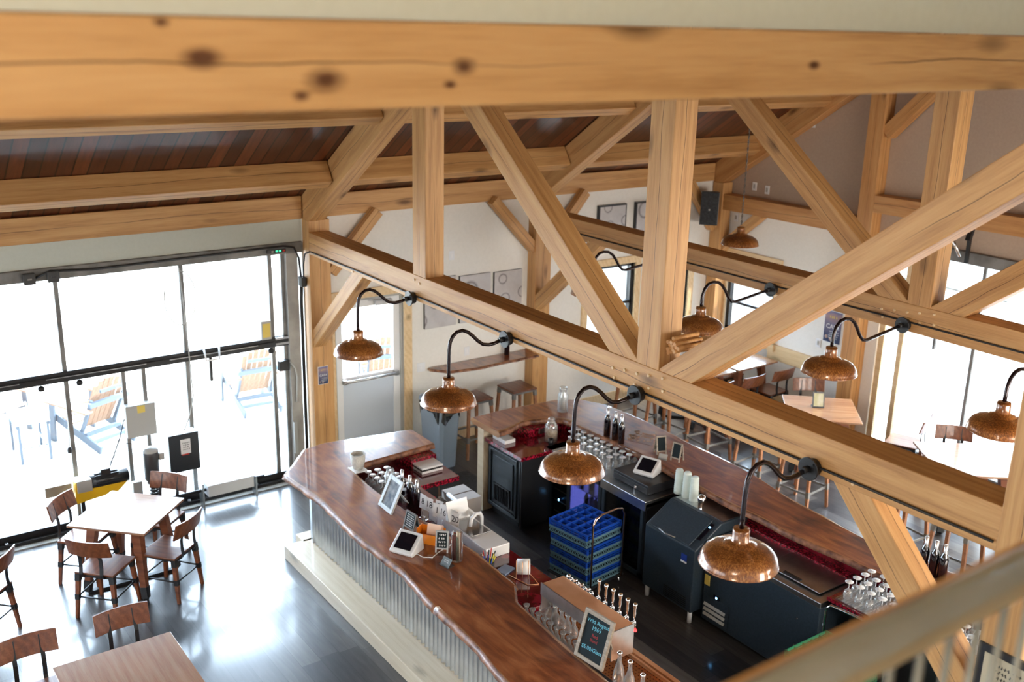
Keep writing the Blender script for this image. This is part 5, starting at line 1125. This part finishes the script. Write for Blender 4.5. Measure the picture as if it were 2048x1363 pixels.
# ================================================================== DOOR GEAR ON GLASS WALL
t = thing('control_box', 'grey electrical enclosure with a yellow label on the glass wall', 'control box', (.1, 2.83, 1.16)); obj('enclosure', BX(.045, .15, 2.67, 2.98, .98, 1.34), GBOX, t, .006); obj('yellow_label', BX(.15, .152, 2.79, 2.87, 1.25, 1.33), YLAB, t)
t = thing('control_box', 'black electrical control box with a white label on the glass wall', 'control box', (.12, 3.24, .72)); obj('enclosure', BX(.03, .195, 3.08, 3.40, .50, .93), GBOX, t, .006); obj('dark_cover', BX(.195, .2, 3.075, 3.405, .495, .935), plain('dark_enclosure', (.02, .023, .03), .4), t, .002)
lb = obj('white_label', BX(.20, .202, 3.20, 3.31, .70, .87), PAPER, t); obj('red_stripe', BX(.202, .203, 3.21, 3.29, .685, .70), REDP, t); scribble('label_print', .09, .10, 4, INK, Matrix.Translation(-t.location) @ frame_M((.2032, 3.255, .79), (0, 1, 0), (0, 0, 1)), lb, 5)
t = thing('drive_motor', 'upright black cylindrical door motor with spring and gearbox on the floor', 'motor', (.25, 2.86, 0))
bm = NB(); lathe(bm, [(0, .86), (.05, .86), (.075, .84), (.08, .82), (.08, .52), (.06, .5), (.06, .47), (0, .47)], 24, (.25, 2.86, 0)); obj('motor_body', bm, plain('motor_grey', (.08, .08, .085), .3, .4), t)
bm = NB(); lathe(bm, [(0, .88), (.06, .875), (.082, .85), (.082, .835)], 24, (.25, 2.86, 0)); obj('end_cap', bm, GBOX, t)
bm = NB(); tube(bm, [(.25+.055*math.cos(a*.7), 2.88+.055*math.sin(a*.7), .28+.0022*a*2) for a in range(46)], .011, 6); obj('spring', bm, BLK, t)
bm = NB(); bx(bm, .12, .26, 2.68, 2.92, .05, .28); bx(bm, .15, .22, 2.66, 2.76, .35, .5); bx(bm, .17, .28, 2.94, 3.0, .72, .8); obj('gearbox', bm, GBOX, t, .008); obj('yellow_label', BX(.325, .335, 2.83, 2.90, .53, .60), YLAB, t)
t = thing('drive_shaft', 'dark horizontal shaft with a white grooved drum housing along the door foot', 'shaft', (.15, 3.5, .25)); bm = NB(); cyl(bm, (.16, 3.0, .2), (.16, 4.15, .2), .018, 12); obj('shaft', bm, BLK, t); obj('drum_housing', BX(.07, .24, 3.46, 4.0, .13, .27), WHITE, t, .01)
bm = NB(); bx(bm, .1, .22, 3.40, 3.42, .0, .3); bx(bm, .1, .22, 4.02, 4.04, 0, .25); obj('support_bracket', bm, STEEL, t)
t = thing('cable_hoist', 'yellow and grey electric hoist motor with finned black end by the glass wall', 'hoist', (.2, 2.2, .5))
bm = NB(); v = [(2.06, .42), (2.08, .66), (2.10, .66), (2.24, .56), (2.60, .56), (2.50, .47)]
a = [bm.verts.new((.12, y, z)) for y, z in v]; b = [bm.verts.new((.26, y, z)) for y, z in v]; bm.faces.new(a); bm.faces.new(b[::-1])
for i in range(6): bm.faces.new((a[i], a[(i+1) % 6], b[(i+1) % 6], b[i]))
obj('yellow_housing', bm, YEL, t, .004); obj('grey_gearcase', BX(.11, .27, 2.09, 2.24, .54, .67), GBOX, t, .006)
bm = NB(); cyl(bm, (.2, 2.24, .61), (.2, 2.62, .61), .07, 20)
for i in range(12): a_ = 2*PI*i/12; bar(bm, (.2+.075*math.cos(a_), 2.28, .61+.075*math.sin(a_)), (.2+.075*math.cos(a_), 2.52, .61+.075*math.sin(a_)), .006, .012)
obj('motor_body', bm, BLKP, t); obj('terminal_box', BX(.15, .25, 2.34, 2.44, .68, .74), BLKP, t, .008); obj('bracket_plate', BX(.13, .17, 1.80, 2.06, .52, .63), noisy('tan_plate', (.3, .26, .2), (.4, .36, .28), 8), t, .003)
obj('support_post', BX(.14, .18, 2.13, 2.17, .0, .5), BLK, t)
pipe('hoist_cable', [(.15, 2.46, .72), (.1, 2.6, 1.0), (.06, 2.67, 1.18)], .006, INK, 'thin dark cable from the hoist up to the grey enclosure')
pipe('loose_cable', [(.1, 2.46, .72), (.12, 2.55, .85), (.12, 2.66, .93), (.2, 2.8, .9)], .004, INK, 'thin sagging wire from the hoist to the upright motor')
pipe('control_cable', [(.06, 3.37, 2.74), (.05, 3.40, 2.2), (.06, 3.41, 1.8), (.07, 3.42, 1.3), (.1, 3.36, 1.1), (.12, 3.28, .94)], .007, GBOX, 'grey cable hanging down the middle mullion to the black control box')
pipe('cable_loop', [(.06, 3.36+.17*math.sin(a_*.36)*(1+.0*a_), 2.42+.30*math.cos(a_*.36)+(.02 if a_ > 14 else 0)) for a_ in range(0, 15)], .006, GBOX, 'loose cable loop hanging from the door header beside the mullion')
pipe('header_conduit', [(.06, 1.95, 2.80), (.06, 2.1, 2.86), (.06, 2.5, 2.83), (.06, 3.2, 2.84), (.06, 4.0, 2.85), (.06, 4.55, 2.86), (.05, 4.68, 2.83), (.04, 4.74, 2.70), (.04, 4.76, 2.45)], .012, BLKP, 'black cable running along the grey door header')
for y, lab in ((1.90, 'small dark junction box with a pale switch at the left of the door header'), (2.12, 'small plain dark junction box on the door header above a mullion')):
    t = thing('junction_box', lab, 'junction box', (.07, y, 2.80)); obj('box', BX(.04, .10, y-.055, y+.055, 2.75, 2.86), plain('charcoal_box', (.045, .045, .045), .5), t, .006); obj('switch', BX(.10, .104, y-.02, y+.02, 2.80, 2.815), JAMB if y < 2 else BLKP, t)
t = thing('button_station', 'small black button strip with green and red buttons at the end of the door header', 'switch', (.06, 4.5, 2.82)); obj('strip', BX(.04, .06, 4.36, 4.58, 2.79, 2.83), BLKP, t)
for k_, (y, m_) in enumerate(((4.42, JAMB), (4.47, LEDG), (4.51, LEDG), (4.555, REDP))): obj('button', BX(.06, .066, y-.012, y+.012, 2.80, 2.82), m_, t)
t = thing('yellow_tag_box', 'small dark box with a yellow panel standing on the middle rail', 'box', (.02, 4.30, 1.8)); obj('box', BX(-.005, .05, 4.25, 4.37, 1.80, 2.02), GBOX, t, .004); obj('panel', BX(.05, .053, 4.265, 4.355, 1.83, 1.99), YLAB, t)
t = thing('pull_cord', 'black pull handle on a cord beside a mullion near the hoist', 'pull cord', (.05, 2.14, .95)); bm = NB(); cyl(bm, (.05, 2.11, 1.2), (.05, 2.10, .98), .004, 6); obj('cord', bm, STEEL, t); bm = NB(); lathe(bm, [(0, -.04), (.022, -.03), (.026, .0), (.018, .03), (0, .035)], 12, (.05, 2.10, .95)); obj('knob', bm, BLKP, t)

# ================================================================== OUTSIDE ON THE DECK
def adir(label, x, y, rz):
    t_ = thing('adirondack_chair', label, 'chair', (0, 0, 0))   # faces +X
    for s in (-1, 1):
        bm = NB(); bar(bm, (.42, s*.27, .36), (-.50, s*.27, .05), .03, .11); obj('side_rail', bm, ADIR, t_); bm = NB(); bar(bm, (.40, s*.31, 0), (.36, s*.31, .55), .03, .10, (1, 0, 0)); obj('front_leg', bm, ADIR, t_)
        bm = NB(); bx(bm, -.40, .46, s*.32-.06, s*.32+.06, .55, .575); obj('arm', bm, BACKB, t_); bm = NB(); bar(bm, (-.12, s*.25, .22), (-.38, s*.25, .70), .03, .05); obj('back_upright', bm, ADIR, t_)
    bm = NB()
    for i in range(5): bx(bm, .02+.085*i, .095+.085*i, -.27, .27, .30+.02*i, .32+.02*i)
    obj('seat_slats', bm, BACKB, t_); bm = NB()
    for i in range(6):
        y_ = -.19+.076*i; H_ = .98 - .9*abs(y_)**2*2; bar(bm, (-.08, y_, .26), (-.45, y_*1.12, H_), .068, .018, (1, 0, 0))
    obj('back_slats', bm, BACKB, t_); bm = NB(); bx(bm, -.42, -.36, -.31, .31, .62, .68); bar(bm, (-.50, -.2, .84), (-.50, .2, .84), .03, .04); bar(bm, (-.22, -.27, .20), (-.22, .27, .20), .05, .05); bar(bm, (-.36, -.27, .13), (-.36, .27, .13), .05, .04); obj('cross_rail', bm, ADIR, t_)
    t_.location = (x, y, -.14); t_.rotation_euler = (0, 0, rz); return t_
a1 = adir('grey adirondack chair with wood slat back turned to the window, behind the grey control box', -2.86, 2.98, R(204))
dup(a1, (-3.0, 5.25, -.14), R(178), 'grey adirondack chair near the right end of the glass wall'); dup(a1, (-3.9, 1.9, -.14), R(30), 'faint adirondack chair furthest left on the deck, almost white'); dup(a1, (-2.6, 7.2, -.14), R(160), 'adirondack chair outside the glazed side door')
t = thing('patio_side_table', 'small grey metal-legged side table on the deck at the left edge', 'side table', (-2.77, 2.2, -.14))
bm = NB()
for i in range(5): bx(bm, -3.08+.125*i, -2.97+.125*i, 2.0, 2.4, .38, .40)
obj('table_top', bm, BOARD, t); bm = NB(); bx(bm, -3.08, -2.46, 2.0, 2.02, .34, .38); bx(bm, -3.08, -2.46, 2.38, 2.4, .34, .38); obj('apron', bm, ADIR, t)
for x in (-3.05, -2.49):
    for y in (2.03, 2.37): obj('leg', BX(x-.015, x+.015, y-.015, y+.015, -.14, .38), ADIR, t)
bm = NB()
for i in range(4): bx(bm, -3.04, -2.5, 2.06+.09*i, 2.08+.09*i, .05, .065)
obj('lower_shelf', bm, ADIR, t)
t = thing('deck_railing', 'pale picket railing at the far side of the outdoor deck', 'railing', (-6.6, 3, -.14)); bm = NB(); bx(bm, -6.65, -6.55, -4, 10, .85, .92); bx(bm, -6.63, -6.57, -4, 10, -.02, .03); obj('rail', bm, BOARD, t)
bm = NB()
for i in range(110): bx(bm, -6.62, -6.58, -4+.125*i, -3.96+.125*i, .03, .85)
pk = obj('pickets', bm, BOARD, t); pk['kind'] = 'stuff'
for y in (-1.5, 1.2, 4.2, 7.2): obj('post', BX(-6.68, -6.54, y-.07, y+.07, -.14, 3.2 if y == 4.2 else 1.0), BOARD, t)
bpy.context.view_layer.update()
